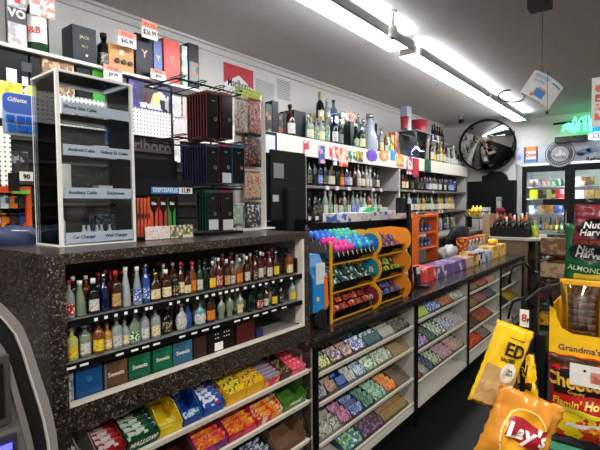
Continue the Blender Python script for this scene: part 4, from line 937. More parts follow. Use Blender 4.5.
# posters
p0, p1 = PX(224, 95, XW+.004), PX(253, 62, XW+.004)
za, zb_ = PX(224, 84, XW).z, PX(224, 62, XW).z; zc_ = PX(253, 94, XW).z
t = thing('wall_poster', 'red and white cigarette poster on the wall above the wire rack', 'poster', (XW+.001, p0.y, 0)); W = p1.y-p0.y
zt1 = PX(224, 62, XW).z; zb1 = PX(224, 86, XW).z
MB().box((0, 0, zb1), (.003, W, zt1)).obj('poster_sheet', M('dedad4', .5), t)
hh = zt1-zb1
MB().prism([(.0032, 0, zt1), (.0032, W, zt1), (.0032, W, zb1+hh*.15), (.0032, W*.5, zb1+hh*.62), (.0032, 0, zb1+hh*.15)], (.001, 0, 0)).obj('red_chevron', M('b8202c', .45), t)
text('Marlboro', W*.27, INK, t, (.005, W*.5, zb1+hh*.22), sx=.75, bold=.01)
for (x0, x1, n, lab) in ((255, 275, 7, 'wider of the two white printed notices on the wall'), (277, 291, 6, 'narrower white printed notice on the wall, nearer the corner')):
    p0, p1 = PX(x0, 100, XW+.001), PX(x1, 80, XW+.001); z1_ = PX(x0, 77, XW).z; z0_ = PX(x0, 99, XW).z
    o = pbox('wall_notice', lab, 'notice', (XW+.001, p0.y, z0_), (XW+.003, p1.y, z1_), M('c9c7c2', .6), None, 0)
    W = p1.y-p0.y; hz = z1_-z0_
    for k in range(n*2):
        MB().box((.001, -W*.46, hz*(.06+k*.9/(n*2))), (.0014, W*(.46-.1*random.random()), hz*(.06+(k+.4)*.9/(n*2)))).obj('text_line', M('77757a', .6), o)

# cigarette display below the pegboard
t = thing('cigarette_display', 'dark overhead cigarette dispenser below the pegboard panel', 'display', (XS, -1.2, 0))
MB().box((-.4, 0, 1.42), (-.02, 3.5, 1.96)).obj('dispenser_body', M('171414', .45), t)
for z in (1.5, 1.62, 1.74, 1.86): MB().box((-.019, 0, z), (.0, 3.45, z+.018)).obj('rail', M('2c2624', .4), t)
yv = PX(146, 150, XS).y+1.2
text('Marlboro', .14, M('4a4340', .4), t, (-.018, yv, 1.9), bold=.01, sx=.8)
MB().box((.0, yv-.03, 1.56), (.008, yv+.12, 1.64)).obj('red_badge', M('5a201c', .4), t)
MB().box((.0005, PX(0, 170, XS).y+1.2, 1.6), (.012, PX(11, 170, XS).y+1.2, 1.92)).obj('peg_card', PEG, t)
MB().box((-.4, 0, .953), (-.02, 3.9, 1.40)).obj('lower_rack', M('1e1a18', .5), t)
# papers left of the monitor: white columns at wall
for i, (x0, x1, y0_, y1_, c) in enumerate(((172, 181, 97, 116, 'd8d6d0'), (174, 189, 122, 140, 'e0b8c4'), (175, 180, 141, 162, 'd8dcd8'), (183, 188, 98, 118, 'c8a8a0'))):
    o = flat('notice_card', ['white slip with a bar code behind the wire rack', 'pink card behind the wire rack', 'narrow white card below the pink card', 'pale slip behind the top tier packs'][i], 'card', x0, y0_, x1, y1_, XS+.02, Q(c, 'b8b4b0', s=30))
# gillette pack hanging at the left edge, in front of pegboard
gx = -1.9
p0, p1 = PX(3, 134, gx), PX(37, 91, gx)
t = thing('razor_pack', 'blue blister pack of razor cartridges hanging at the left edge', 'blister pack', (gx, (p0.y+p1.y)/2, p0.z)); W = p1.y-p0.y; hz = PX(20, 92, gx).z-PX(20, 134, gx).z
def rr(w, z0, z1, r, x, n=5):
    pts = []
    for cy, cz, a in ((w/2-r, z0+r, -PI/2), (w/2-r, z1-r, 0), (-w/2+r, z1-r, PI/2), (-w/2+r, z0+r, PI)):
        for k in range(n+1): pts.append((x, cy+r*math.cos(a+PI/2*k/n), cz+r*math.sin(a+PI/2*k/n)))
    return pts
MB().prism(rr(W, 0, hz, .02, -.002), (.003, 0, 0)).obj('clear_card', M('a8bcd0', .2, 0, .4), t)
MB().prism(rr(W*.96, hz*.52, hz*.98, .02, .0012), (.002, 0, 0)).obj('blue_header', M('1c56b8', .3), t)
text('Gillette', .022, TAGW, t, (.004, -W*.1, hz*.83), bold=.02, shear=.2)
for (y, z) in ((-.3, .3), (0, .3), (.26, .3), (-.27, .08), (.02, .08), (.27, .08)):
    MB().box((.0012, W*y-.014, hz*z), (.012, W*y+.012, hz*z+.026)).obj('cartridge', M('1c64c8', .25), t, .002)
m_ = MB().tube([(0, 0, hz-.006), (-.05, 0, hz+.004), (-.8+.0, 0, hz+.02)], .0015); m_.obj('hook', METAL, t)
# yellow price strip on the pegboard
o = flat('price_strip', 'bright yellow price strip across the pegboard at the left edge', 'price strip', -10, 84, 22, 97, XS+.016, Q('e8dc3c', 'f0e870', 'c8a82c', s=25))
flat('price_strip', 'shorter yellow price strip beside the razor pack', 'price strip', 27, 88, 43, 99, XS+.016, Q('e8e05c', 'f0eca0', 'c8b83c', s=25))
# orange snack unit at left edge, behind the counter
sx_ = -2.25
p0, p1 = PX(-12, 232, sx_), PX(31, 188, sx_)
t = thing('orange_rack', 'orange metal rack of small cartons at the left edge behind the counter', 'display rack', (sx_, p0.y, 0)); W = p1.y-p0.y
OR = M('d8501c', .4)
zl, zh, zm = PX(20, 230, sx_).z, PX(20, 193, sx_).z, PX(20, 214, sx_).z
MB().box((-.25, 0, zl-.02), (0, W, zl+.01)).obj('bottom_shelf', OR, t); MB().box((-.25, 0, zh), (0, W, zh+.03)).obj('header_rail', OR, t)
MB().box((-.25, 0, zm-.006), (-.01, W, zm)).obj('middle_shelf', BLACK, t)
for y in (0, W-.02): MB().box((-.25, y, 0), (0, y+.02, zh)).obj('side_frame', OR, t)
MB().box((-.26, 0, .0), (-.25, W, zh)).obj('back_panel', M('2c1c18', .6), t)
for r_, zq, xs_ in (('upper', zm, (-4, 5, 14, 23)), ('lower', zl+.01, (-4, 5, 14, 23))):
    for k, x in enumerate(xs_):
        p = PX(x, 205, sx_-.02); c = [('d8dce0', '3a5a7c'), ('cfd8d8', '2c6a8a'), ('e0842c', '1c1c1c'), ('3c3434', '181414'), ('2c4c8a', 'c83c2c')][(k+(r_ == 'lower')) % 5]
        pbox('snack_carton', '%s on the %s shelf of the orange rack, %s from the left' % (['pale carton', 'white and teal carton', 'orange carton', 'dark carton', 'blue and red carton'][(k+(r_ == 'lower')) % 5], r_, nth(k+1)), 'carton', (sx_-.1, p.y-.016, zq+.001), (sx_-.02, p.y+.016, zq+.09), Q(*c, s=22), 'cartons in the orange rack', .002)
# radio/black stuff between
flat('snack_bag', 'black hanging pouch with a grey face left of the showcase', 'bag', 15, 152, 28, 178, -2.2, Q('2c2c2c', '8a8c8c', '141414', s=25), .02)
t = flat('price_sign', 'cream price slip marked with black digits left of the showcase', 'price card', 20, 172, 33, 181, -2.18, M('d8d4c4', .5), .003); text('90', .028, INK, t, (.003, 0, .02), bold=.03)
flat('snack_carton', 'black carton hanging under the cream price slip', 'carton', 11, 173, 19, 191, -2.2, M('121214', .5), .03)
flat('candy_strip', 'green and yellow candy strip on top of the orange rack', 'candy', 13, 190, 30, 194, -2.24, Q('8ac83c', 'c8dc50', 'e0e8b0', s=30), .03)

# ------------------------------------------------------------------ candy rack on the low counter
ZL = .8755
t = thing('candy_rack', 'yellow scalloped countertop rack of lollipops and candy in two halves', 'display rack', (-1.31, 0, ZL))
YEL = M('e8a21c', .35)
ya, yb, yc = PX(331.5, 300, -1.31).y, 2.33, PX(403, 280, -1.31).y
t.location.y = ya; W1 = yb-ya; W2 = yc-ya
zt = PX(331.5, 243, -1.31).z-ZL
MB().box((-.012, 0, 0), (0, .012, zt)).obj('frame_post', YEL, t)
MB().box((-.27, 0, 0), (-.258, .012, zt)).obj('frame_post', YEL, t)
def scallop(y, col, disc):
    cz = [.075, .24, .39]; r = .085; out = []
    pts = []
    for k, z in enumerate(cz):
        for a in [math.radians(q) for q in range(-62, 63, 12)]: pts.append((-.03+r*math.cos(a)*1.0, y, z+r*math.sin(a)))
    pts = [(-.27, y, 0), (-.075, y, 0)]+pts+[(-.1, y, .47), (-.27, y, .45)]
    MB().prism(pts, (0, .008, 0)).obj('scalloped_panel', M(col, .35), t)
    if disc:
        for k, z in enumerate(cz):
            o = MB().lathe([(.06, 0), (.06, .004)], 24).obj('round_sign', M(['7a2438', '1c7a8c', '1c6a94'][k], .35), t); o.matrix_local = Matrix.Translation((-.02, y-.0005, z)) @ FACE['-Y'].to_4x4()
            text('n', .06, M('d8d0b0', .4), t, (-.01, y-.005, z), '-Y', bold=.03)
scallop(W1, 'e8a21c', True); scallop(W2, 'e88a24', False)
ths = math.radians(22)
tint = pane_mat('c8ccd0', .6)
bins = []
for half, (a, b) in enumerate(((.014, W1-.002), (W1+.01, W2-.002))):
    for k, z in enumerate((.02, .165, .315)):
        R = Matrix.Translation((-.0, 0, z)) @ Matrix.Rotation(ths, 4, 'Y')
        MB().box((-.26, a, -.004), (-.002, b, 0), R).box((-.004, a, 0), (0, b, .05), R).obj('clear_bin', tint, t)
        MB().box((-.004, a, -.012), (.002, b, -.004), R).obj('bin_rail', YEL, t)
        bins.append((half, k, a, b, z))
MB().box((-.26, .012, 0), (-.001, W2, .006)).obj('base_tray', M('2a2420', .4), t)
root = t
# contents
def on_bin(z, y, dx, dz): return Vector((-1.31-dx*math.cos(ths)+dz*math.sin(ths), ya+y, ZL+z+dx*math.sin(ths)+dz*math.cos(ths)))
LC = [('d8348c', 'pink'), ('2c6ad0', 'blue'), ('2cb0b0', 'turquoise'), ('3cb070', 'green'), ('e0489c', 'bright pink'), ('3848b8', 'deep blue')]
LOL = {}
for half, k, a, b, z in bins:
    if half == 0 and k == 2:
        n = 9
        for r_ in range(5):
            for c in range(n):
                f = c/(n-1); col, cn = (LC[0] if f < .45 - .05*r_ else (LC[2] if (c+r_) % 2 else LC[1])) if r_ < 3 else (LC[1] if f < .4 else (LC[2] if (c+r_) % 2 else LC[3]))
                if col not in LOL:
                    LOL[col] = (MB().lathe([(.003, -.021), (.014, -.015), (.0185, 0), (.014, .015), (.003, .021)], 10).mesh('candy_ball', M(col, .25)), MB().tube([(0, 0, -.02), (0, 0, -.045)], .002).mesh('stick', TAGW))
                o = link('lollipop', LOL[col][0], None); link('stick', LOL[col][1], o)
                p = on_bin(z, a+.025+(b-a-.05)*f+(.008 if r_ % 2 else 0)-.004, .02+.045*r_, .075)
                o.matrix_world = Matrix.Translation(p) @ Matrix.Rotation(math.radians(-22), 4, 'Y')
                tag(o, '%s lollipop, top left bin of candy rack, row %s from the front, %s along' % (cn, ONES[r_], nth(c+1)), 'lollipop', 'lollipops in the top bin')
    else:
        pal = {(0, 1): [('1c5a3c', 'e0e4dc', '14342c'), ('14402c', '2c3c5c', 'd8dcd8')], (0, 0): [('c0341c', '4a2418', 'd8c0a8'), ('8a2a18', 'c8502c', '2c1814')],
               (1, 2): [('3a2c4c', 'd8601c', '5c5c9c'), ('2c2c50', '8a8aa8', 'c85020')], (1, 1): [('8ab82c', '3a3c2c', 'd8d44c'), ('2c2c24', 'c8b848', 'a82c2c')], (1, 0): [('2c4c9c', '3a2c24', '8a8ca0'), ('3a2a22', '5c6cac', 'c86a34')]}[(half, k)]
        n = 5
        for r_ in range(3):
            for c in range(n):
                L_ = (b-a-.02)/n
                me = pack_mesh(L_*.78, .05, .018, Q(*pal[(r_+c) % 2], s=40))
                o = link('candy_bar', me, None)
                o.matrix_world = Matrix.Translation(on_bin(z, a+.01+L_*(c+.5), .06+.06*r_, .034+.02*(r_ % 2))) @ Matrix.Rotation(ths, 4, 'Y') @ Matrix.Rotation(.5, 4, 'Y') @ Matrix.Rotation(.12*((c % 3)-1), 4, 'Z')
                tag(o, 'wrapped candy bars heaped in the %s %s bin of the candy rack' % (('bottom', 'middle', 'top')[k], ('left', 'right')[half]), 'candy', 'candy in the %s %s bin' % (('bottom', 'middle', 'top')[k], ('left', 'right')[half]))
# boxes on top of the rack
def zbox(name, lab, cat, x0, x1, X, z, h, mat, d=.15, gap=0, **k):
    a, b = PX(x0, 260, X).y, PX(x1, 260, X).y
    return pbox(name, lab, cat, (X-d, a, z), (X, b, z+h), mat, None, .003, **k)
X2 = -1.62
t = thing('wire_stand', 'black stand behind the candy rack holding white cartons', 'stand', (X2, 0, ZL)); a, b = PX(338, 240, X2).y, PX(412, 240, X2).y
MB().box((-.22, a, 0), (-.2, b, .5)).box((-.2, a, .49), (0, b, .5)).box((-.2, a, 0), (0, a+.01, .49)).box((-.2, b-.01, 0), (0, b, .49)).obj('stand_frame', M('16161a', .4), t)
ztop = ZL+.5005
zbox('candy_carton', 'long white carton with blue print on the stand above the candy rack', 'carton', 344, 388, X2, ztop, .06, Q('e8e4de', 'c8ccd4', '4a6ab8', s=14), .17)
zbox('candy_carton', 'green-edged white carton stacked on the long white one', 'carton', 373, 388, X2-.02, ztop+.0605, .035, Q('2cb064', 'd8f0e0', 'e8e4de', s=12), .12)
zbox('candy_carton', 'pale carton with red print at the right end of the black stand', 'carton', 390, 411, X2, ztop, .065, Q('e4e0dc', 'd8a098', 'a8c0d8', s=16), .15)
# items left of the rack
t = thing('toy_truck', 'bright blue toy-truck shaped candy display beside the tall counter', 'display', (-1.30, 0, ZL))
p0, p1 = PX(313, 300, -1.30), PX(328, 300, -1.30); t.location.y = p0.y; W = p1.y-p0.y
hh = PX(318, 256, -1.30).z-ZL
MB().prism([(-.22, 0, .09), (0, 0, .09), (0, 0, hh*.7), (-.05, 0, hh), (-.22, 0, hh)], (0, W, 0)).obj('cab', M('1f86c8', .35), t, .006)
MB().box((.0004, W*.18, hh*.62), (.002, W*.78, hh*.9)).obj('window', M('d8dcdc', .3), t)
MB().prism([(0.001, W*.7, hh*.7), (0.001, W*.9, hh*.75), (0.001, W*.99, hh*.3), (0.001, W*.75, hh*.25)], (.004, 0, 0)).obj('orange_flame', M('e0703a', .4), t)
MB().lathe([(.012, 0), (.012, .002)], 14).obj('headlight', M('e8c8a0', .4), t).matrix_local = Matrix.Translation((.001, W*.3, hh*.42)) @ FACE['+X'].to_4x4()
o = MB().lathe([(.045, -.012), (.05, -.01), (.05, .01), (.045, .012)], 20).obj('wheel', M('141416', .5), t); o.matrix_local = Matrix.Translation((-.01, W*.55, .051)) @ FACE['+X'].to_4x4()
o = MB().lathe([(.045, -.012), (.05, -.01), (.05, .01), (.045, .012)], 20).obj('wheel', M('141416', .5), t); o.matrix_local = Matrix.Translation((-.19, W*.55, .051)) @ FACE['+X'].to_4x4()
zbox('candy_carton', 'orange cardboard carton behind the toy truck', 'carton', 313, 332, -1.60, ZL, .36, Q('c86a28', 'a84c20', '5a1c20', s=10), .055)
bx_ = -2.14
pz = PX(322, 240, bx_)
for i, (x, h, gl) in enumerate(((307, .3, BLK), (314, .32, BRN), (321, .3, BLK))):
    bottle('wine_bottle', 'dark bottle standing behind the orange carton, %s from the left' % nth(i+1), 'wine bottle', 'dark bottles behind the orange carton', (bx_+.0, PX(x, 240, bx_).y, 1.12), 'wine', h, .034, gl, capK, lC if i == 1 else None)
t = thing('service_stand', 'dark service stand behind the low counter carrying dark bottles', 'stand', (bx_, PX(303, 240, bx_).y, 0)); MB().box((-.1, 0, 0), (.08, .95, 1.119)).obj('stand_box', M('2c2622', .5), t)
t = thing('candy_jar', 'round lidded tin behind the lollipops', 'tin', (bx_, PX(336, 240, bx_).y, 1.12)); MB().lathe([(.06, 0), (.06, .13)], 20).obj('tin_body', M('d8d8d4', .3), t); MB().lathe([(.063, .13), (.063, .15)], 20).obj('tin_lid', M('8a8c8c', .3, .6), t)
# tall black pole stand right of the candy rack
t = thing('black_easel', 'tapering black easel upright at the right end of the candy rack', 'stand', (-1.30, PX(411, 290, -1.30).y, ZL))
MB().prism([(-.02, -.012, 0), (0, -.012, 0), (0, .026, 0), (-.02, .026, 0)], (0, 0, .01)).obj('easel_foot', BLACK, t)
MB().prism([(0, .004, .01), (0, .026, .01), (0, -.005, .62), (0, -.045, .62)], (-.018, 0, 0)).obj('easel_leg', M('121214', .4), t)
MB().box((-.02, -.19, .56), (-.012, -.03, .66)).obj('easel_board', M('161618', .4), t)
t = thing('candy_rope', 'red and white narrow sign strip behind the black easel', 'sign', (-1.42, PX(404, 280, -1.42).y, ZL)); MB().box((0, 0, 0), (.004, .09, .4)).obj('sign_sheet', Q('dcd8d0', 'b82c34', 'e8e4de', s=16), t)
t = thing('card_reader', 'small black card reader with a silver face on the low counter', 'card reader', (-1.36, PX(421, 275, -1.36).y, ZL))
R = Matrix.Rotation(-.15, 4, 'Y')
MB().box((-.07, -.04, 0), (.05, .04, .02)).obj('reader_base', M('17181a', .4), t, .004)
MB().box((-.03, -.035, .02), (-.005, .035, .16), R).obj('reader_body', M('1a1b1d', .35), t, .005)
MB().box((-.0048, -.028, .1), (-.003, .028, .15), R).obj('reader_screen', M('c8ccc8', .3), t)
# orange mini rack behind counter
X3 = -1.85
a, b = PX(418, 240, X3).y, PX(438.5, 240, X3).y
z0_, z1_ = ZL, PX(438, 213, X3).z
t = thing('orange_rack', 'small orange energy-shot rack standing behind the red and purple cartons', 'display rack', (X3, a, ZL)); W = b-a; hz = z1_-z0_
for y, dpt in ((0, .02), (W-.05, .05)): MB().box((-.12, y, 0), (0, y+dpt, hz)).obj('rack_side', M('e86a1c', .4), t)
for k, f in enumerate((.30, .6, .93)):
    MB().box((-.12, .02, hz*f), (.002, W-.05, hz*f+.022)).obj('rack_shelf', M('e8641c', .4), t)
for k, f in enumerate((.30, .6)):
    for c in range(4):
        bottle('energy_shot', 'energy shot bottle, %s tier of the orange rack, %s from the left' % (['lower', 'upper'][k], nth(c+1)), 'energy shot', 'energy shots in the orange rack', (X3-.03, a+.05+c*.075*W/.42, ZL+hz*f+.0225), 'std', .1, .02, M('1c4c8a' if c % 2 else '1c1c24', .4), capR if k else capN, lB)
# cartons along the low counter
X4 = -1.33
cart = [(413, 436, .115, ('c82420', 'e0342c', 'e8b8b0'), 'bright red carton with a cream side on the low counter', -1.40), (437, 466, .10, ('5c3c84', '6a4c94', 'd8c8b8'), 'purple carton next to the bright red one on the low counter', -1.40), (466.5, 474, .10, ('b8946c', 'c8a47c', '8a6a4c'), 'brown kraft carton right of the purple one', -1.40), (474.5, 479, .12, ('a84a3c', 'd8c44c', '2c2c2c'), 'carton of small bottles with yellow print on the low counter', -1.40), (479.5, 487, .12, ('1c2438', 'd8dce4', '8a94a8'), 'navy and white carton on the low counter', -1.40), (487.5, 492, .11, ('c8ccd4', '8a94b0', 'e8e8e8'), 'pale blue carton right of the navy one', -1.40), (492.5, 499, .14, ('d8a848', 'e8c87c', 'b87c2c'), 'honey coloured carton toward the far end of the low counter', -1.40), (499.5, 506, .14, ('e8b83c', 'f0d07c', 'c8882c'), 'golden carton near the far end of the low counter', -1.40)]
for (x0, x1, h, c, lab, X) in cart:
    zbox('candy_carton', lab, 'carton', x0+.3, x1-.3, X, ZL, h, PRT(*c, scale=22), .16)
for i, (x0, x1, X, h, c, lab) in enumerate(((466, 474, -1.72, .21, ('c84a20', '7a1c14', 'e8a83c'), 'orange-red snack carton behind the kraft carton'), (474.5, 482, -1.72, .20, ('a82820', 'd87c2c', '3a1410'), 'dark red snack carton behind the small-bottle carton'), (482.5, 489, -1.70, .21, ('d8842c', 'a83420', 'e8c050'), 'orange and red snack carton behind the navy carton'))):
    zbox('snack_carton', lab, 'carton', x0+.3, x1-.3, X, ZL, h, Q(*c, s=22), .12)
for i, x in enumerate((470, 473.5, 477, 480.5, 484)):
    bottle('sanitizer_bottle', 'tiny clear bottle with a white cap standing behind the cartons, %s from the left' % nth(i+1), 'bottle', 'tiny capped bottles behind the cartons', (-1.668, PX(x, 250, -1.668).y, ZL), 'std', .2, .024, CLR, capW, lW)
t = blob('plastic_bag', 'crumpled clear plastic bag behind the purple carton', 'bag', (-1.76, PX(449, 240, -1.76).y, ZL), .07, .15, .17, M('b4b4b4', .25, 0, .2), 5, .4)
blob('black_bag', 'slumped black bag behind the purple carton', 'bag', (-1.97, PX(458, 240, -1.97).y, ZL), .075, .34, .33, M('141418', .6), 8, .35)
blob('candy_heap', 'heaped yellow wrapped snack bag on the golden carton', 'bag', (-1.47, PX(503, 240, -1.36).y, ZL+.1405), .05, .12, .07, M('f0b41c', .3), 3, .2)
# back service counter items
t = thing('service_counter', 'service counter behind the register side, holding the banana basket', 'counter', (-2.2, 5.2, 0))
MB().box((-.25, 0, .0), (.1, 2.55, 1.06)).obj('cabinet', M('6a665e', .6), t); MB().box((-.27, -.02, 1.06), (.12, 2.57, 1.09)).obj('worktop', M('8a857a', .4), t)
py_ = PX(475, 220, -2.2)
t = thing('wire_basket', 'black wire fruit basket on legs holding bananas', 'basket', (-2.2, py_.y, 1.0905))
m = MB()
for z, r in ((.17, .13), (.27, .19)): m.tube([(r*math.cos(a), r*math.sin(a)*1.2, z) for a in [i*2*PI/20 for i in range(20)]], .006, closed=True)
for i in range(14):
    a = i*2*PI/14; m.tube([(.13*math.cos(a), .156*math.sin(a), .17), (.19*math.cos(a), .228*math.sin(a), .27)], .004)
    if i % 2: m.tube([(0, 0, .165), (.13*math.cos(a), .156*math.sin(a), .17)], .004)
m.obj('basket_wires', BLACK, t)
for a in (.7, 2.4, 3.9, 5.5): MB().tube([(.13*math.cos(a), .156*math.sin(a), .17), (.15*math.cos(a), .18*math.sin(a), 0)], .006).obj('leg', BLACK, t)
for i in range(6):
    m = MB(); pts = []; rad = []
    up = .3 if i < 2 else 0
    for k in range(9):
        f = k/8; a = -.9+1.8*f; pts.append(Vector((.0, .15*math.sin(a), .16-.16*math.cos(a))))
    for k in range(8):
        r0 = .02*(.35+.65*math.sin(PI*min(1, (k+.5)/8.0*.9+.08)))
        pass
    vs = []; n = 6
    for k, p in enumerate(pts):
        f = k/8; r0 = .027*max(.22, math.sin(PI*(.06+.88*f))**.6); a = -.9+1.8*f
        d = Vector((0, math.cos(a), math.sin(a))); u = Vector((1, 0, 0)); v = d.cross(u)
        vs += [p+u*(r0*math.cos(2*PI*q/n))+v*(r0*math.sin(2*PI*q/n)) for q in range(n)]
    fs = [(k*n+q, k*n+(q+1) % n, (k+1)*n+(q+1) % n, (k+1)*n+q) for k in range(8) for q in range(n)]+[tuple(range(n-1, -1, -1)), tuple(8*n+q for q in range(n))]
    m.add(vs, fs, True); o = m.obj('banana', M('e8c82c', .4, var=.1, scale=12))
    o.location = (-2.2-.06+.06*(i % 3), py_.y-.05+.07*(i//3), 1.0905+.215+.06*(i//3)); o.rotation_euler = (.35*(i//3)-.1, 0, .04*(i-2))
    tag(o, 'ripe yellow banana in the black wire basket', 'banana', 'bananas in the wire basket')
t = pbox('cardboard_box', 'tall brown cardboard box between the bananas and the wine crate', 'box', (-1.99, PX(489, 225, -1.9).y, 0), (-1.9, PX(496.5, 225, -1.9).y, 1.33), M('a88a68', .7))
t = pbox('cardboard_box', 'white paper bag standing behind the cardboard box', 'bag', (-2.35, 7.42, 1.0905), (-2.15, 7.72, 1.42), M('d8d4d0', .6))
# blacked-out area at the far wall, filled by a made-up black block and hump
p0, p1 = PY(467.5, 228, YB-.1), PY(515, 180, YB-.1)
t = thing('blackout_block', 'flat black block with a rounded hump filling a blacked-out area at the far wall', 'cabinet', (p0.x, YB-.12, 0))
t['label'] = 'plain black block filling a blacked-out area below the round mirror'
MB().box((0, 0, 0), (p1.x-p0.x, .11, p1.z)).obj('blackout_body', M('060607', .6), t)
q0, q1 = PY(482, 178, YB-.1), PY(508, 178, YB-.1); zq = PY(495, 172, YB-.1).z
W = q1.x-q0.x; hh = zq-p1.z+.02
o = MB().prism([(W*f, 0, hh*g_) for f, g_ in ((0, 0), (0, .55), (.2, .6), (.3, 1), (.5, .95), (.75, .9), (.92, .55), (1, 0))], (0, .1, 0)).obj('blackout_hump', M('070708', .7), None, .01)
o.location = (q0.x, YB-.12, p1.z+.0005); tag(o, 'rounded black hump of the blacked-out area, on top of the black block', 'bundle')
p = PY(499.5, 205, YB-.2); a = PY(497, 212, YB-.2); b = PY(502, 197, YB-.2)
pbox('tall_carton', 'narrow grey-white carton standing in front of the black block', 'carton', (a.x, YB-.25, 1.15), (b.x, YB-.2, b.z), Q('b8b6b0', '8a8882', s=10))
t = pbox('side_stand', 'dark low stand in front of the black block', 'stand', (a.x-.1, YB-.35, 0), (b.x+.1, YB-.14, 1.1495), M('2c2a28', .5))
# convex mirror
p = PY(487, 146, 8.0)
t = thing('convex_mirror', 'large round convex security mirror near the far corner', 'mirror', p, (0, 0, 0))
Rm = (Vector((0, 0, 1.6))-p).normalized(); Rm.z -= .25
q = Rm.to_track_quat('Z', 'Y'); t.rotation_mode = 'QUATERNION'; t.rotation_quaternion = q
r = .44
MB().lathe([(r*math.sin(a)/math.sin(.75), .16*(math.cos(a)-math.cos(.75))/(1-math.cos(.75))) for a in [.75*(1-i/14) for i in range(14)]]+[(.001, .16)], 40).obj('mirror_dome', M('b4b6b6', .04, 1, var=0), t)
MB().tube([(r*math.cos(a), r*math.sin(a), 0) for a in [i*2*PI/40 for i in range(40)]], .018, closed=True).obj('rim', BLACK, t)
MB().tube([(0, 0, -.005), (0, .05, -.15), (0, .35, -.15)], .015).obj('bracket', M('b8a890', .5), t)
# wall frame bracket to the right of mirror
p = PY(511, 143, YB-.03)
o = MB().tube([(-.08, 0, -.2), (-.08, 0, .2), (.05, 0, .2), (.05, 0, -.25), (-.12, 0, -.27)], .012).obj('wall_bracket', M('2a2826', .5)); o.location = p
tag(o, 'thin black rectangular bracket on the far wall right of the mirror', 'bracket')

# ------------------------------------------------------------------ cooler
XC0 = -1.86
t = thing('drinks_cooler', 'lit glass-door drinks cooler filling the far wall', 'cooler', (XC0, YB, 0))
CW = 4.8; BK = M('0d0d0f', .4)
def bb_(n, a, b, m): return MB().box(a, b).obj(n, m, t)
bb_('side_jamb', (-.03, -.04, 0), (.05, .0, 2.12), M('b4b4b4', .4))
bb_('cabinet_back', (0, .9, 0), (CW, .95, 2.4), M('d8d8d4', .5))
bb_('cabinet_side', (-.05, 0, 0), (0, .9, 2.4), M('c8c8c4', .5)); bb_('cabinet_side', (CW, 0, 0), (CW+.05, .9, 2.4), M('c8c8c4', .5))
bb_('cabinet_top', (0, 0, 2.14), (CW, .95, 2.2), M('c8c8c4', .5)); bb_('cabinet_floor', (0, 0, 0), (CW, .9, .12), BK)
xs_ = [0.05, .75, 1.45, 2.15, 2.85, 3.55, 4.25, CW]
COOL = M('f2f6ff', .4, emis=28)
for i in range(6):
    a, b = xs_[i], xs_[i+1]
    d = MB().box((a, -.05, .1), (a+.07, 0, 2.1)).box((b-.07, -.05, .1), (b, 0, 2.1)).box((a+.07, -.05, 2.0), (b-.07, 0, 2.1)).box((a+.07, -.05, .1), (b-.07, 0, .2)).obj('door', BK, t)
    MB().box((a+.07, -.03, .2), (b-.07, -.024, 2.0)).obj('pane', GLASS, d)
    MB().tube([(b-.035, -.055, .9), (b-.035, -.1, .93), (b-.035, -.1, 1.35), (b-.035, -.055, 1.38)], .01).obj('handle', METAL, d)
    for s in (a+.02, b-.04): MB().box((s, .02, .2), (s+.02, .05, 2.0)).obj('light_strip', COOL, t)
    MB().box((a+.08, .03, 2.03), (b-.08, .06, 2.06)).obj('light_strip', COOL, t)
ZCO = [1.76, 1.555, 1.31, 1.02, .70, .4]
for z in ZCO: bb_('wire_shelf', (.002, .1, z-.015), (CW-.002, .85, z-.001), M('c8ccd0', .4))
bb_('header_box', (-.03, -.08, 2.14), (CW, .0, 2.44), M('c9cdd2', .4))
hdr = t
def H_(x, y): p = PY(x, y, YB-.08); return Vector((p.x-XC0, -.081, p.z))
MB().box((-.025, -.0815, 2.15), (CW, -.0805, 2.43)).obj('banner_sheet', Q('c2c9d2', 'b4bcc8', 'cdd2d8', s=6), t)
c0 = H_(560, 154); rm = .2
def disc(c, r, col, off, n=40, name='medallion'):
    o = MB().lathe([(r, 0), (r, .003)], n).obj(name, M(col, .4), t); o.matrix_local = Matrix.Translation(c+Vector((0, -off, 0))) @ FACE['-Y'].to_4x4(); return o
disc(c0, .215, '6a6c70', .001); disc(c0, .198, 'd0d2d4', .004); disc(c0, .185, '55575c', .007); disc(c0, .125, 'b8babd', .010, name='medallion_centre')
MB().prism([(c0.x-.11, -.096, c0.z-.06), (c0.x-.05, -.096, c0.z+.01), (c0.x-.03, -.096, c0.z-.0), (c0.x+.0, -.096, c0.z+.09), (c0.x+.04, -.096, c0.z+.02), (c0.x+.06, -.096, c0.z+.035), (c0.x+.11, -.096, c0.z-.06)], (0, -.003, 0)).obj('mountain', M('e2e4e6', .4), t)
text('Rocky', .075, M('3c3e42', .4), t, c0+Vector((0, -.021, -.045)), '-Y', bold=.02)
for i, chx in enumerate('ROCKY MOUNTAIN'):
    a = math.radians(150-i*120/13); text(chx, .042, M('d0d2d4', .4), t, c0+Vector((.155*math.cos(a), -.012, .155*math.sin(a))), '-Y', roll=a-PI/2)
for i, chx in enumerate('REFRESHMENT'):
    a = math.radians(-145+i*110/10); text(chx, .038, M('d0d2d4', .4), t, c0+Vector((.155*math.cos(a), -.012, .155*math.sin(a))), '-Y', roll=a+PI/2)
a = H_(524, 163); b = H_(538, 150)
MB().box((a.x, -.084, 2.16), (b.x, -.082, 2.42)).obj('brand_panel', M('d8d8dc', .4), t)
MB().box((a.x, -.086, 2.35), (b.x, -.084, 2.42)).obj('orange_band', M('e8903c', .4), t)
MB().box((a.x, -.086, 2.16), (a.x+.025, -.084, 2.42)).box((b.x-.025, -.086, 2.16), (b.x, -.084, 2.42)).obj('dark_edge', M('4c3450', .4), t)
MB().box((a.x+.03, -.086, 2.16), (b.x-.03, -.084, 2.21)).obj('blue_band', M('5c8ac8', .4), t)
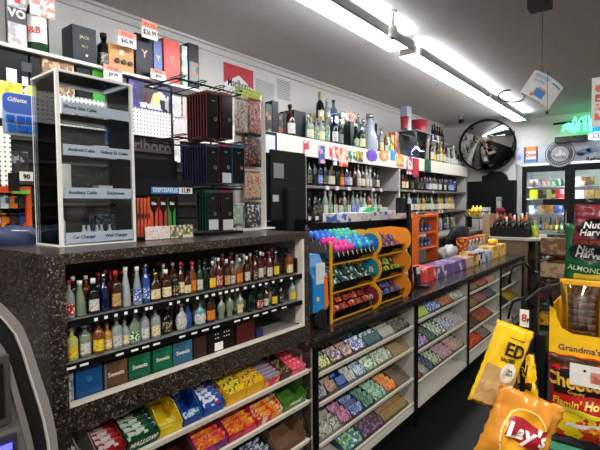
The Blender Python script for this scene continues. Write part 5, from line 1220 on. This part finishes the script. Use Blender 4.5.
text('Coors', .085, M('c84028', .4), t, ((a.x+b.x)/2, -.086, 2.285), '-Y', bold=.03, sx=.75)
for (x, y, w_, h_) in ((519, 158, .035, .05), (585, 152, .11, .05), (592, 150, .09, .04), (580, 155, .06, .035)):
    c = H_(x, y); n = 12; rnd = random.Random(x)
    MB().prism([(c.x+w_*(1+.3*rnd.uniform(-1, 1))*math.cos(2*PI*k/n), -.082, c.z+h_*(1+.3*rnd.uniform(-1, 1))*math.sin(2*PI*k/n)) for k in range(n)], (0, -.001, 0)).obj('blue_splash', M('7c98c8', .4), t)
c = H_(594, 159); text('Refresh', .085, INK, t, (c.x+.02, -.084, c.z), '-Y', bold=.02, shear=.2)
# cooler stock
def cool(xa, xb, z, kind, cols, h, dxw, row, y=YB+.16):
    x = xa; i = 0
    while x < xb:
        c = cols[i % len(cols)]; i += 1
        if kind == 'can':
            k = ('can', c)
            if k not in PACK: PACK[k] = (MB().lathe([(.027, 0), (.032, .008), (.032, .11), (.026, .12)], 12).mesh('can', Q(c[0], c[1], s=16)), MB().lathe([(.0265, .12), (.0265, .123)], 12).mesh('lid', METAL))
            o = link('drink_can', PACK[k][0], None, (x, y, z)); link('lid', PACK[k][1], o); cat = 'can'
        else:
            o = pbox('drink_carton', '', 'box', (x-dxw/2+.004, y-.02, z), (x+dxw/2-.004, y+.12, z+h), Q(c[0], c[1], s=9)); cat = 'drink carton'
        tag(o, '%s and %s %s, %s cooler shelf, %s from the left' % (c[2], c[3], 'can' if kind == 'can' else 'multipack', row, nth(i)), cat, 'drinks on the %s cooler shelf' % row); x += dxw
cc = [('e0dcd0', '8a3c34', 'cream', 'maroon'), ('e8e4dc', '2c2c2c', 'white', 'black'), ('5c2c4c', 'c8a0b0', 'plum', 'pink'), ('c83c34', 'e0d0c8', 'red', 'cream'), ('8a8478', 'd8c8a0', 'grey', 'tan'), ('2c7c4c', 'd8e4d8', 'green', 'white'), ('b8bcb8', '3c8a4c', 'silver', 'green'), ('3c6a3c', '2c2c2c', 'dark green', 'black'), ('e4c878', 'c89a40', 'gold', 'amber')]
xa, xb = XC0+.155, XC0+.67; xc, xd = XC0+.87, XC0+1.38
cool(xa, xb, ZCO[0], 'can', cc, .12, .068, 'top left')
cool(xc, xd, ZCO[0], 'box', [('e8d8a8', '8a4c1c', 'cream', 'brown'), ('6a4c2c', 'c8a060', 'brown', 'tan'), ('a8b8a0', 'd8dcd0', 'sage', 'white'), ('c8ccb8', '8a9c8a', 'pale green', 'grey')], .14, .13, 'top right')
cool(xa+.04, xb, ZCO[1], 'box', [('e8e01c', 'f0e840', 'yellow', 'lemon'), ('3c3430', '8a8480', 'black', 'grey'), ('d8c86c', '2c2a28', 'gold', 'black'), ('c82c2c', 'e0a0a0', 'red', 'pink'), ('c83430', 'e8c0b0', 'crimson', 'peach')], .155, .128, 'second left')
cool(xc, xd, ZCO[1], 'box', [('e8e4d8', 'd8dce4', 'white', 'pale blue'), ('d8a060', 'e8c890', 'amber', 'cream'), ('e0a850', 'c88838', 'gold', 'brown'), ('e8b870', 'd89848', 'peach', 'orange')], .13, .13, 'second right')
cool(xa+.03, xb, ZCO[2], 'box', [('d8e0f0', '2c5cb0', 'white', 'blue'), ('e8c088', 'c87c3c', 'cream', 'orange'), ('d88a3c', 'e8b060', 'orange', 'amber'), ('3c5c9c', '8a9cc8', 'blue', 'lavender'), ('e0dcd0', '2c2c2c', 'white', 'black')], .13, .125, 'third left')
cool(xc, xd, ZCO[2], 'box', [('e8d8b0', 'd0a868', 'cream', 'tan'), ('e8dcc0', 'd8a070', 'ivory', 'orange'), ('8a6a3c', 'e0c890', 'brown', 'cream')], .14, .14, 'third right')
for r_, z in (('fourth', ZCO[3]), ('fifth', ZCO[4]), ('sixth', ZCO[5])):
    for side, (x, x2) in (('left', (xa, xb)), ('right', (xc, xd))):
        k = 0
        while x < x2:
            k += 1; gl, cp, lb = [(AMB, capG, lY), (GRN, capR, lG), (CLR, capW, lC), (BLK, capN, lB), (GOLD, capO, lO), (GRN, capK, lY)][(k*7+len(r_)) % 6]
            bottle('drink_bottle', '%s bottle, %s %s cooler shelf, %s from the left' % (desc(gl, cp, lb), r_, side, nth(k)), 'drink bottle', 'bottles on the %s %s cooler shelf' % (r_, side), (x, YB+.17, z), 'std', .22, .031, gl, cp, lb, rz=-.7, n=10); x += .075

# neon sign above the cooler
NG = M('4cf098', .4, emis=5.0); yn = YB-.16
def N(x, y): return PY(x, y, yn)
t = thing('neon_sign', 'green neon skyline and palm sign above the cooler header', 'neon sign', N(575, 135))
o0 = t.location
def ntube(pts, name='neon_tube', m=NG, r=.012): MB().tube([N(*q)-o0 for q in pts], r, 6).obj(name, m, t)
ntube([(571, 132), (573, 122), (575, 117), (577, 124), (578, 131)]); ntube([(579, 131), (579, 121), (582, 117), (584, 123), (584, 131)]); ntube([(586, 131), (586, 116), (589, 116), (590, 131)]); ntube([(591, 131), (591, 119)])
for i in range(7):
    a = math.radians(150-i*30); cx_, cy_ = 569, 128
    ntube([(cx_, cy_), (cx_+4*math.cos(a), cy_-4*math.sin(a)-1), (cx_+7.5*math.cos(a), cy_-5.5*math.sin(a)+1.5)], 'palm_frond')
ntube([(562, 131), (565, 128), (569, 130)])
MB().box((N(555, 143).x-o0.x, -.03, N(555, 143).z-o0.z), (N(588, 142).x-o0.x, .1, N(555, 137.5).z-o0.z)).obj('sign_base', Q('2c302c', '3c443c', '54584c', s=14), t)
MB().box((N(552, 123).x-o0.x, .12, N(552, 124).z-o0.z), (N(600, 120).x-o0.x, .135, N(552, 122).z-o0.z)).obj('wall_rail', BLACK, t)
t = thing('neon_sign', 'blue and white glowing cloud-shaped beer sign at the right edge', 'neon sign', N(600, 136)); o0 = t.location
NB = M('2c9ce0', .4, emis=1.0); NW = M('e8f0f4', .4, emis=1.0)
def cloud(cx_, cy_, w_, h_, m, nm, y): 
    c = N(cx_, cy_)-o0; n = 24
    MB().prism([(c.x+w_*(1+.12*math.cos(5*2*PI*k/n))*math.cos(2*PI*k/n), y, c.z+h_*(1+.1*math.cos(4*2*PI*k/n))*math.sin(2*PI*k/n)) for k in range(n)], (0, -.02, 0)).obj(nm, m, t)
cloud(600, 129, .14, .09, NB, 'blue_mountain', .03); cloud(597, 136, .16, .06, NW, 'white_cloud', 0)
text('CL', .1, M('2c5c8a', .4), t, (N(597, 136)-o0)+Vector((0, -.021, 0)), '-Y', bold=.02)

# ------------------------------------------------------------------ hanging sign, wire and white sign at right
hp = PX(542, 90, -.5)
d3 = 3.0
def PD(x, y, d): r = ray(x, y); f = (Rw @ Vector((0, 0, -1))); r = r/(r.dot(f)); return Vector((0, 0, H))+r*d
c = PD(541.5, 90, d3)
t = thing('hanging_sign', 'white curved promotional mobile with blue and orange print hanging by a thread', 'sign', c)
nx = Vector((math.cos(.62), math.sin(.62), 0)); nz = Vector((0, 0, 1)); nyv = nx.cross(nz)
def card(u, v, off=0):  # rotated, bowed square
    a = math.radians(-34); s = .075*1.18
    x = (u-.5)*2*s*1.25; z = (v-.5)*2*s; yb_ = .03*(1-(2*u-1)**2)
    X_ = x*math.cos(a)-z*math.sin(a); Z_ = x*math.sin(a)+z*math.cos(a)
    return nx*X_+nz*Z_+nyv*(yb_+off)
MB().grid(lambda u, v: card(u, v), 12, 4).grid(lambda u, v: card(1-u, v, -.004), 12, 4).obj('card_sheet', M('dfe0dc', .5), t)
def patch(u0, u1, v0, v1, col, nm): MB().grid(lambda u, v: card(u0+(u1-u0)*u, v0+(v1-v0)*v, .0015), 6, 2).obj(nm, M(col, .5), t)
patch(.3, .62, .12, .42, '2c84d0', 'blue_print'); patch(.36, .6, .42, .5, 'e8a058', 'orange_print'); patch(.24, .34, .05, .2, 'e07c50', 'orange_print'); patch(.62, .95, .82, .88, '2c7cc0', 'blue_line')
patch(.08, .5, .78, .92, 'a8c0dc', 'pale_lettering'); patch(.12, .44, .62, .72, 'b4c4d8', 'pale_lettering')
MB().tube([(0, 0, .11), (0, 0, ZC-c.z)], .0018).obj('thread', M('3a3834', .5), t)
MB().tube([nx*.02+nyv*.04+nz*-.16, nx*.02+nyv*.04+nz*.12], .0015).lathe([(.002, -.17), (.009, -.165), (.009, -.15), (.002, -.145)], 8, off=tuple(nx*.02+nyv*.04)).obj('weight', M('2a2826', .5), t)
t = thing('white_sign', 'white hanging sign with red and orange blocks at the right edge', 'sign', PD(603, 102, 2.4))
MB().box((-.052, -.004, -.13), (.09, .004, .135)).obj('sign_board', M('d8d8d6', .5), t, .002)
for k, cc_ in enumerate(('c86a34', 'b84c30', 'c8503c', 'd8604c')): MB().box((-.035, -.006, .085-.05*k-.03), (.08, -.0045, .085-.05*k+.008)).obj('colour_block', Q(cc_, 'd8b8a0', s=30), t)
MB().tube([(.02, 0, .135), (.02, 0, ZC-t.location.z)], .0018).obj('thread', M('3a3834', .5), t)

# ------------------------------------------------------------------ wine crate and far displays right of the shelving
YF = 6.1
t = thing('end_display', 'open wooden end-of-aisle stand beyond the shelving carrying a black wine crate', 'stand', (-1.75, YF, 0))
MB().box((-.15, 0, 0), (.5, .04, 1.02)).obj('side_panel', M('6a5840', .6), t); MB().box((-.15, .9, 0), (.5, .94, 1.02)).obj('side_panel', M('6a5840', .6), t)
for z in (.3, .68): MB().box((-.15, .04, z), (.5, .9, z+.02)).obj('shelf', M('5c5040', .6), t)
MB().box((-.15, -.02, 1.02), (.64, .96, 1.05)).obj('top_shelf', M('aaa594', .5), t)
t = thing('wine_crate', 'black crate of dark bottles with a red bow in front of the cooler', 'crate', (-1.62, 6.35, 1.0505))
MB().box((-.12, -.12, 0), (.34, .3, .01)).box((-.12, -.12, .01), (-.11, .3, .12)).box((.33, -.12, .01), (.34, .3, .12)).box((-.11, -.12, .01), (.33, -.11, .12)).box((-.11, .29, .01), (.33, .3, .12)).obj('crate_box', M('121214', .5), t)
for i in range(6):
    for j in range(3):
        gl, cp, lb = [(BLK, capR, lW), (DKG, capP, None), (BRN, capK, lC), (BLK, capG, lR), (DKG, capW, None)][(i*2+j*3) % 5]
        bottle('wine_bottle', '%s wine bottle in black crate, row %s, %s from left' % (desc(gl, cp, lb), ONES[j], nth(i+1)), 'wine bottle', 'bottles in the black crate', (-1.62-.07+.072*i, 6.35-.065+.1*j, 1.061), 'wine', .25+.02*(j), .03, gl, cp, lb, rz=-.6, n=10)
t = blob('gift_bow', 'dark red bow on a tall bottle at the left of the wine crate', 'bow', (-1.66, 6.44, 1.3415), .05, .04, .09, M('7a1c24', .5), 4, .4)
bottle('wine_bottle', 'tall lime green bottle right of the black wine crate', 'wine bottle', None, (-1.36+.12, 6.45, 1.0505), 'std', .2, .045, G('9ac03c', .4), capG, lY)
bottle('wine_bottle', 'clear squat bottle right of the lime green bottle', 'wine bottle', None, (-1.14+.02, 6.55, 1.0505-0), 'round', .01, .001, CLR, None, None) if False else None
# far wire rack of snacks
t = thing('wire_rack', 'black wire snack rack on the floor between the shelving and the cooler', 'display rack', (-1.02, 5.4, 0))
BW = M('151517', .4)
for (x, y) in ((0, 0), (.45, 0), (0, 1.3), (.45, 1.3)): MB().tube([(x, y, 0), (x, y, 1.08)], .014).obj('post', BW, t)
for z in (.15, .42, .68, .93):
    m = MB().tube([(0, 0, z), (.45, 0, z), (.45, 1.3, z), (0, 1.3, z)], .008, closed=True)
    for k in range(1, 9): m.tube([(0, 1.3*k/9, z), (.45, 1.3*k/9, z)], .004)
    m.obj('wire_shelf', BW, t)
rc = [('b8901c', '8a281c', 'yellow and red'), ('2c6a3c', 'a89c3c', 'green and olive'), ('6a4a30', '9c7850', 'brown'), ('2a201c', '5c2c24', 'dark brown'), ('7c6830', '2c2c20', 'mustard'), ('1c2a24', '3c5c40', 'dark green'), ('a88c68', '8a6c4c', 'kraft')]
for s, z in enumerate((.15, .42, .68, .93)):
    for k in range(7):
        a, b_, nm = rc[(k*5+s*3) % 7]; hh = (.12, .19, .15, .17)[(k+s) % 4]
        pbox('snack_carton', '%s snack carton, %s shelf of black wire rack, %s from near end' % (nm, ('lowest', 'second', 'third', 'top')[s], nth(k+1)), 'carton', (-.99, 5.44+.175*k, z+.0085), (-.62-.06*(k % 2), 5.44+.175*k+.15, z+.0085+hh), Q(a, b_, s=14), 'cartons on the black wire rack')

# ------------------------------------------------------------------ right foreground rack
YR = 1.4
def RY(x, y, Yp=YR): return PY(x, y, Yp)
t = thing('snack_rack', 'black floor rack in the right foreground holding almonds, cookies and crisps', 'display rack', (0, 0, 0))
pa = RY(526, 300).x; pb_ = RY(546, 300).x; t.location = (pa, YR, 0)
MB().box((.012, 0, 0), (.03, .03, RY(532, 272).z)).box((.02, .0, 0), (pb_-pa, .05, RY(535, 334).z)).obj('rack_upright', M('101013', .35), t, .003)
MB().box((0.66, 0, 0), (0.71, .05, 1.5)).obj('rack_upright', M('101013', .35), t, .003)
MB().box((.06, .34, 0), (.7, .36, RY(560, 357).z)).obj('rack_back', M('1a1816', .5), t)
z1_ = RY(560, 357).z; z2_ = RY(560, 432).z
for z in (z1_-.012, z2_-.03, .6, .25, RY(560, 281).z-.0):
    if z > z1_: continue
    MB().box((pb_-pa, .01, z-.012), (.66, .34, z)).obj('rack_shelf', M('121214', .4), t)
MB().box((.0, .0, 0), (.71, .36, .06)).obj('rack_base', BLACK, t)
MB().box((pb_-pa+.004, .0, z2_-.055), (.655, .008, z2_-.035)).obj('green_strip', M('5cb890', .4), t)
for k, (dz, sgn) in enumerate(((1.25, 1), (1.30, -1), (1.20, -1))):
    MB().tube([(.02, .0, dz), (.02+.02*sgn, -.03, dz+.03), (.02+.045*sgn, -.05, dz+.02), (.02+.055*sgn, -.05, dz-.03)], .004).obj('curled_hook', BLACK, t)
# cookie box
c0_, c1_ = RY(549, 356).x, 0.13
zt0, zf = RY(552, 305).z, RY(560, 335).z
t = thing('cookie_box', 'yellow open display box of packaged cookies on the black rack', 'box', (c0_, YR, z1_-.0115))
hb = RY(552, 302).z-z1_; hf = RY(575, 330).z-z1_; W = .27
YB_ = M('f0bc10', .4)
out = [(0, -.002, 0), (W, -.002, 0), (W, -.002, hb), (W-.02, -.002, hb), (W-.035, -.002, hf+.02), (W-.06, -.002, hf), (.055, -.002, hf), (.03, -.002, hf+.012), (.018, -.002, hf+.04), (.016, -.002, hb-.01), (0, -.002, hb)]
MB().prism(out, (0, .002, 0)).box((0, 0, 0), (W, .25, .003)).box((0, 0, .003), (.003, .25, hb)).box((W-.003, 0, .003), (W, .25, hb)).box((.003, .247, .003), (W-.003, .25, hb)).obj('carton', YB_, t)
text("Grandma's", .023, M('3c1c5c', .4), t, (.072, -.0027, hf*.5), '-Y', bold=.015)
cook = Q('5a3a24', '4a2c1c', '6c4830', s=40)
for k in range(2):
    for j in range(3):
        px_ = c0_+.018+k*(RY(589, 300).x-RY(551, 300).x)
        o = thing('cookie_pack', 'clear pack of brown cookies with yellow seal, %s column, %s from the front' % (('left', 'right')[k], ONES[j]), 'cookie pack', (px_, YR+.012+.076*j, z1_-.008), group='cookie packs in the yellow box')
        w_ = .095; hp_ = RY(560, 283).z-z1_
        for q in range(9): 
            if j == 0: MB().box((.022, .012, .01+q*(hp_-.03)/9), (w_-.008, .05, .01+(q+.78)*(hp_-.03)/9)).obj('cookie', cook, o, .004)
        def side(u, v): return (w_*.5-w_*.5*math.cos(PI*u)*(1-.15*math.sin(PI*v)), .03-.03*math.sin(PI*u)*(.4+.6*math.sin(PI*v)**.5), v*hp_)
        MB().grid(side, 8, 10).grid(lambda u, v: (w_*u, .055, v*hp_), 2, 2).obj('clear_film', pane_mat('f0e4d0', .6), o)
        MB().grid(lambda u, v: (.02*u+.004*math.sin(PI*v), .018+.016*(1-u)-.012*u, v*hp_), 3, 8).obj('yellow_seam', M('d8a838', .3), o)
        MB().box((0, .02, hp_-.0), (w_, .032, hp_+.016)).obj('top_seal', M('f0ac1c', .3), o, .003)
# bags helper
def pillow(name, lab, cat, c, right, up, w, h, bulge, mat, nu=16, nv=18, pinch=.06, seed=0, crinkle=.006, group=None):
    right = right.normalized(); up = up.normalized(); n = right.cross(up).normalized()
    rnd = random.Random(seed); ph = [rnd.uniform(0, 6) for _ in range(8)]
    t = thing(name, lab, cat, c, group=group)
    def f(u, v, s):
        a = math.sin(PI*u)**.7 if 0 < u < 1 else 0; b = math.sin(PI*v)**.6 if 0 < v < 1 else 0
        x = (u-.5)*w*(1-pinch*math.sin(PI*v)); z = (v-.5)*h
        cr = crinkle*(math.sin(9*u+7*v+ph[0])+math.sin(17*u-11*v+ph[1])*.6+.5*math.sin(23*v+5*u+ph[2]))*(a*b)**.5
        edge = crinkle*1.2*math.sin(14*v*PI+ph[3])*(1-a)*.5 + crinkle*math.sin(9*u*PI+ph[4])*(1-b)
        return right*x+up*z+n*(s*(bulge*a*b)+(cr+edge)*1)
    t['_f'] = 0; del t['_f']
    m = MB().grid(lambda u, v: f(u, v, 1), nu, nv).grid(lambda u, v: f(1-u, v, -1), nu, nv)
    m.obj('bag_film', mat, t, weld=True)
    def deco(u0, u1, v0, v1, mat_, nm, off=.0012, shape=None, N_=8):
        MB().grid(lambda u, v: f(*( (u0+(u1-u0)*u, v0+(v1-v0)*v) if not shape else shape(u, v)), 1)+n*off, N_, N_).obj(nm, mat_, t)
    def letter(s, size, col, u0, v0, roll=0, off=.003, **k):
        o = text(s, size, M(col, .35), t, (0, 0, 0), mtx=Matrix.Identity(3), **k); me = o.data.copy(); o.data = me; o.matrix_local = Matrix.Identity(4)
        cr_, sr_ = math.cos(roll), math.sin(roll)
        for q in me.vertices:
            x, y, z = q.co; u = u0+(x*cr_-y*sr_)/w; v = v0+(x*sr_+y*cr_)/h
            q.co = f(min(1, max(0, u)), min(1, max(0, v)), 1)+n*(off+z)
        return o
    return t, f, deco, letter, n
ax, az = Vector((1, 0, 0)), Vector((0, 0, 1))
# Cheetos bag
c_ = RY(595, 395); w_ = RY(646, 400).x-RY(549, 400).x; h_ = RY(575, 358).z-RY(575, 440).z
cc_ = Vector((RY(549, 400).x+w_/2, YR-.02, (RY(590, 360).z+RY(590, 437).z)/2))
BAGG = PRT('c01c14', 'b01810', 'd02c18', 18, .22)
t, f, deco, letter, n = pillow('crisp_bag', 'red and yellow crunchy cheese snack bag lettered in flame style on the black rack', 'snack bag', cc_, ax, az, w_, h_, .035, M('b81a14', .2, bump=.05), seed=3)
deco(.02, .98, .86, .99, M('3a2414', .25), 'brown_top'); deco(.03, .97, .03, .36, PRT('e8cc1c', 'd8a018', 'c83c1c', 26, .22), 'snack_picture')
deco(0, 1, 0, 1, M('e8d83c', .25), 'flame_edge', .0016, lambda u, v: (.05+.9*u, .36+.035*v*(1+abs(math.sin(u*30)))))
deco(0, 1, 0, 1, M('d8641c', .25), 'snack_curl', .003, lambda u, v: (.42+.18*u, .16+.04*v+.06*math.sin(3*u)))
deco(0, 1, 0, 1, M('e6e0d8', .25), 'bowl_band', .003, lambda u, v: (.2+.5*u, .16+.05*v+.12*u))
deco(0, 1, 0, 1, M('1c1412', .25), 'title_shadow', .002, lambda u, v: (.04+.92*u, .60+.24*v+.03*math.sin(PI*u)-.06*(1-u)*(1-v)))
letter('Cheetos', .050, 'e8b43c', .315, .73, .03, bold=.03, off=.006, sx=.95)
letter('Crunchy', .012, 'e8a030', .32, .615, .0, bold=.02, off=.006)
letter("Flamin' Hot", .027, 'f0c83c', .32, .485, .1, bold=.02, off=.006, shear=.25)
o = thing('price_sign', 'white price slip clipped over the red snack bag', 'price card', (RY(574, 363).x, YR-.075, RY(580, 376).z))
MB().box((0, 0, 0), (.1, .002, .055)).obj('slip', M('e4dcd4', .5), o); MB().box((.045, -.001, .012), (.095, 0, .04)).obj('red_print', Q('b85c48', 'c88a78', s=60), o); MB().tube([(.033, -.002, .04), (.033, .03, .055)], .003).obj('clip', INK, o)
# almonds pouches (top of rack)
def pouch(x0, x1, y0_, y1_, Yp, lab, a, b_, lines, seed, roll=0):
    p0, p1 = PY(x0, y1_, Yp), PY(x1, y0_, Yp)
    cp = Vector(((p0.x+p1.x)/2, Yp, (PY((x0+x1)/2, y0_, Yp).z+PY((x0+x1)/2, y1_, Yp).z)/2)); w_ = p1.x-p0.x; h_ = abs(PY((x0+x1)/2, y0_, Yp).z-PY((x0+x1)/2, y1_, Yp).z)
    rt = Vector((math.cos(roll), 0, math.sin(roll))); up_ = Vector((-math.sin(roll), 0, math.cos(roll)))
    t, f, deco, letter, n = pillow('nut_pouch', lab, 'snack bag', cp, rt, up_, w_, h_, .022, M(a, .25, bump=.05), seed=seed)
    return t, f, deco, letter, h_
def tshirt(v0): return None
t, f, deco, letter, h_ = pouch(563, 640, 224, 283, YR+.06, 'green almond pouch with dark oval lettering on the black rack, below the red pouch', '1d5a34', None, None, 5)
deco(0, 1, 0, 1, M('16201a', .3), 'dark_oval', .002, lambda u, v: (.42+.34*math.cos(2*PI*u)*v*1.1, .52+.17*math.sin(2*PI*u)*v), 16)
letter('Nut', .026, 'd8dcd4', .30, .57, -.1, bold=.02, shear=.2, off=.005); letter('Harvest', .026, 'd8dcd4', .40, .47, -.1, bold=.02, shear=.2, off=.005)
letter('ALMONDS', .020, 'c8d8b0', .33, .22, -.12, bold=.01, off=.005)
deco(.15, .6, .03, .14, M('c8b030', .3), 'gold_print')
t, f, deco, letter, h_ = pouch(572, 650, 205, 247, YR-.02, 'dull red almond pouch with dark oval lettering, topmost on the black rack', '7c2c34', None, None, 6, -.04)
deco(0, 1, 0, 1, M('1c1416', .3), 'dark_oval', .002, lambda u, v: (.40+.33*math.cos(2*PI*u)*v*1.1, .42+.25*math.sin(2*PI*u)*v), 16)
letter('Nut', .024, 'e0dcd8', .26, .5, .05, bold=.02, shear=.2, off=.005); letter('Harvest', .024, 'e0dcd8', .33, .33, .08, bold=.02, shear=.2, off=.005)
deco(.12, .8, .03, .12, Q('c87c70', '8a2c34', s=40), 'pale_print')
# support peg bar for pouches
t = thing('peg_bar', 'black peg bar across the rack from which the almond pouches hang', 'peg bar', (pa+.03, YR+.02, RY(590, 203).z))
MB().box((.0, .03, -.005), (.64, .045, .012)).obj('bar', BLACK, t)
for x in (.12, .30, .48): MB().tube([(x, .03, .004), (x, -.08, .004), (x, -.085, .014)], .003).obj('peg', METAL, t)
# clip strip and hanging bags in front
YQ = 1.05
def DP(x, y): return PY(x, y, YQ)
s0, s1 = DP(522, 225), DP(524, 450)
t = thing('clip_strip', 'thin black clip strip hanging in front of the rack upright', 'display strip', (DP(523, 340).x, YQ, 0))
MB().box((-.005, 0, .75), (.005, .004, DP(523, 300).z)).obj('strip', BLACK, t)
for y in (322, 345, 368, 398): 
    z = DP(523, y).z; MB().tube([(0, -.002, z), (-.014, -.012, z-.015), (-.02, -.014, z+.012)], .002).tube([(0, -.002, z), (.008, -.01, z-.012), (.012, -.012, z+.012)], .002).obj('clip', BLACK, t)
MB().tube([(0, .002, DP(523, 302).z), (.004, .15, DP(523, 300).z), (.02, YR-YQ, DP(523, 300).z-.01)], .003).obj('hanger_arm', BLACK, t)
o = thing('price_sign', 'small white tag with a red number clipped at the top of the clip strip', 'price card', (DP(521, 317).x, YQ-.012, DP(521, 325).z))
hz = DP(521, 308).z-DP(521, 325).z; MB().box((-.0, 0, 0), (.018, .001, hz)).obj('tag', M('dcd6cc', .5), o); text('8', .022, M('a83c30', .5), o, (.009, -.001, hz*.5), '-Y', bold=.03)
rt = (Rw @ Vector((1, 0, 0))); rt.z = 0; rt.normalize()
def tilt(a): return rt*math.cos(a)+az*math.sin(a), -rt*math.sin(a)+az*math.cos(a)
# seed/almond bag
r_, u_ = tilt(math.radians(-20))
cp = PD(501, 366, .935); 
t, f, deco, letter, n = pillow('snack_bag', 'yellow-topped salted nut bag hanging left of the clip strip', 'snack bag', cp, r_, u_, .084, .18, .016, M('e8b818', .25, bump=.05), seed=8, crinkle=.003)
deco(.08, .92, .04, .5, PRT('c8a46c', 'b8925c', 'd8bc88', 40, .2), 'window_nuts')
deco(0, 1, 0, 1, M('dcd4c0', .3), 'pale_oval', .002, lambda u, v: (.62+.24*math.cos(2*PI*u)*v, .46+.12*math.sin(2*PI*u)*v), 12)
letter('ED', .038, '2a1c14', .62, .72, 0, bold=.02, off=.003, sx=.9); letter('SALTED', .010, '2a1c14', .52, .6, 0, bold=.02, off=.003)
deco(.42, .82, .85, .86, M('3a2c14', .4), 'thin_line'); letter('SEA', .0075, '3a2c24', .66, .49, 0, off=.004); letter('SALT', .0075, '3a2c24', .66, .45, 0, off=.004)
# Lay's
r_, u_ = tilt(math.radians(-22))
cp = PD(516, 438, .90)
t, f, deco, letter, n = pillow('crisp_bag', 'glossy orange-yellow crisp bag with a red ribbon logo hanging lowest on the clip strip', 'snack bag', cp, r_, u_, .144, .185, .03, M('d0862c', .16, bump=.05), seed=12, crinkle=.007)
deco(0, 1, 0, 1, M('f4d070', .3), 'sun_ring', .0012, lambda u, v: (.46+(.30+.02*v)*math.cos(2*PI*u), .56+(.29+.02*v)*math.sin(2*PI*u)), 24)
deco(0, 1, 0, 1, M('e8a020', .25), 'sun_disc', .0012, lambda u, v: (.46+.29*math.cos(2*PI*u)*v, .56+.28*math.sin(2*PI*u)*v), 20)
deco(0, 1, 0, 1, M('a01c28', .3), 'red_ribbon', .003, lambda u, v: (.18+.54*u+.04*v, .50+.24*v+.02*math.sin(2*PI*u)))
letter("Lay's", .042, 'f0ece4', .46, .62, .06, bold=.025, off=.007, shear=.15)
# small yellow bag behind
cp = PD(527, 378, .985); r_, u_ = tilt(math.radians(6))
t, f, deco, letter, n = pillow('snack_bag', 'small bright yellow snack bag behind the clip strip, left of the rack upright', 'snack bag', cp, r_, u_, .045, .11, .012, PRT('e8b41c', '3a2c14', 'f0cc3c', 55, .25), seed=14, crinkle=.003)
# bag behind upper
cp = PD(513, 330, 1.3); r_, u_ = tilt(0)

# ------------------------------------------------------------------ ATM in the left foreground
XA = -.95
pts = [PX(x, y, XA) for x, y in ((0, 303), (10, 313), (20, 325), (28, 343), (35, 365), (41, 383), (45, 395), (50, 412), (54, 432), (56, 450))]
yr = [(p.y, p.z) for p in pts]; ymid = .13
top = [(ymid, yr[0][1]+.085), (.2, yr[0][1]+.065), (.26, yr[0][1]+.03)]
right = top+yr+[(yr[-1][0]+.003, .9), (yr[-1][0]+.003, 0)]
def inset(d): 
    out = []
    for (y, z) in right:
        s = (y-ymid); out.append((ymid+s*(1-d/.25), z-d*(1 if z > .95 else 0)*.9))
    return out
def shape(rt_, z0, x):
    r = [(x, y, max(z, z0)) for y, z in rt_]; l = [(x, 2*ymid-y, max(z, z0)) for y, z in rt_[1:]]; return r+l[::-1]
t = thing('cash_machine', 'grey cash machine with a curved hood in the lower left foreground', 'cash machine', (0, 0, 0))
MB().prism(shape(right, 0, XA-.001), (-.10, 0, 0)).obj('outer_shell', M('67615d', .35), t, 0)
MB().box((XA-.28, ymid-.2, 0), (XA-.1012, ymid+.2, 1.15)).obj('safe_body', M('4a4644', .5), t)
def ring(d0, d1, x, dx, m, nm, z0=.3):
    a = shape(inset(d0), z0, x); b = shape(inset(d1), z0, x); mb = MB(); n = len(a)
    for i in range(n-1):
        q = [Vector(a[i]), Vector(a[i+1]), Vector(b[i+1]), Vector(b[i])]; d = Vector((dx, 0, 0))
        if (q[1]-q[0]).length < 1e-6: continue
        mb.add(q+[p+d for p in q], [(3, 2, 1, 0), (4, 5, 6, 7), (0, 1, 5, 4), (1, 2, 6, 5), (2, 3, 7, 6), (3, 0, 4, 7)])
    mb.obj(nm, m, t)
ring(0, .014, XA, .012, M('7c7672', .3), 'silver_rim'); ring(.014, .016, XA, .013, M('c4c0bc', .3), 'pale_rim_line'); ring(.016, .04, XA, .003, M('1c1b1d', .3), 'dark_band'); ring(.04, .05, XA, .014, M('6c6662', .4), 'inner_rim')  # thin paler ring between the rim and the dark band
MB().prism(shape(inset(.05), .3, XA), (.008, 0, 0)).obj('front_panel', M('625d59', .45), t)
sz0, sz1 = PX(5, 422, XA).z, PX(5, 352, XA).z; sy1 = PX(10, 390, XA+.01).y
MB().box((XA+.008, 2*ymid-sy1, sz0), (XA+.016, sy1, sz1)).obj('screen_bezel', M('3c3836', .4), t, .003)
MB().box((XA+.0165, 2*ymid-sy1+.015, sz0+.015), (XA+.018, sy1-.012, sz1-.015)).obj('screen', M('16181a', .15), t)
kz0, kz1 = PX(8, 452, XA).z-.06, PX(8, 432, XA).z; ky1 = PX(17, 440, XA+.01).y
MB().box((XA+.008, ymid-.05, kz0), (XA+.013, ky1, kz1)).obj('reader_plate', M('2c2a30', .4), t, .002)
MB().box((XA+.0135, ymid, kz1-.028), (XA+.016, ky1-.01, kz1-.016)).obj('blue_light', M('3c3cff', .4, emis=5), t)
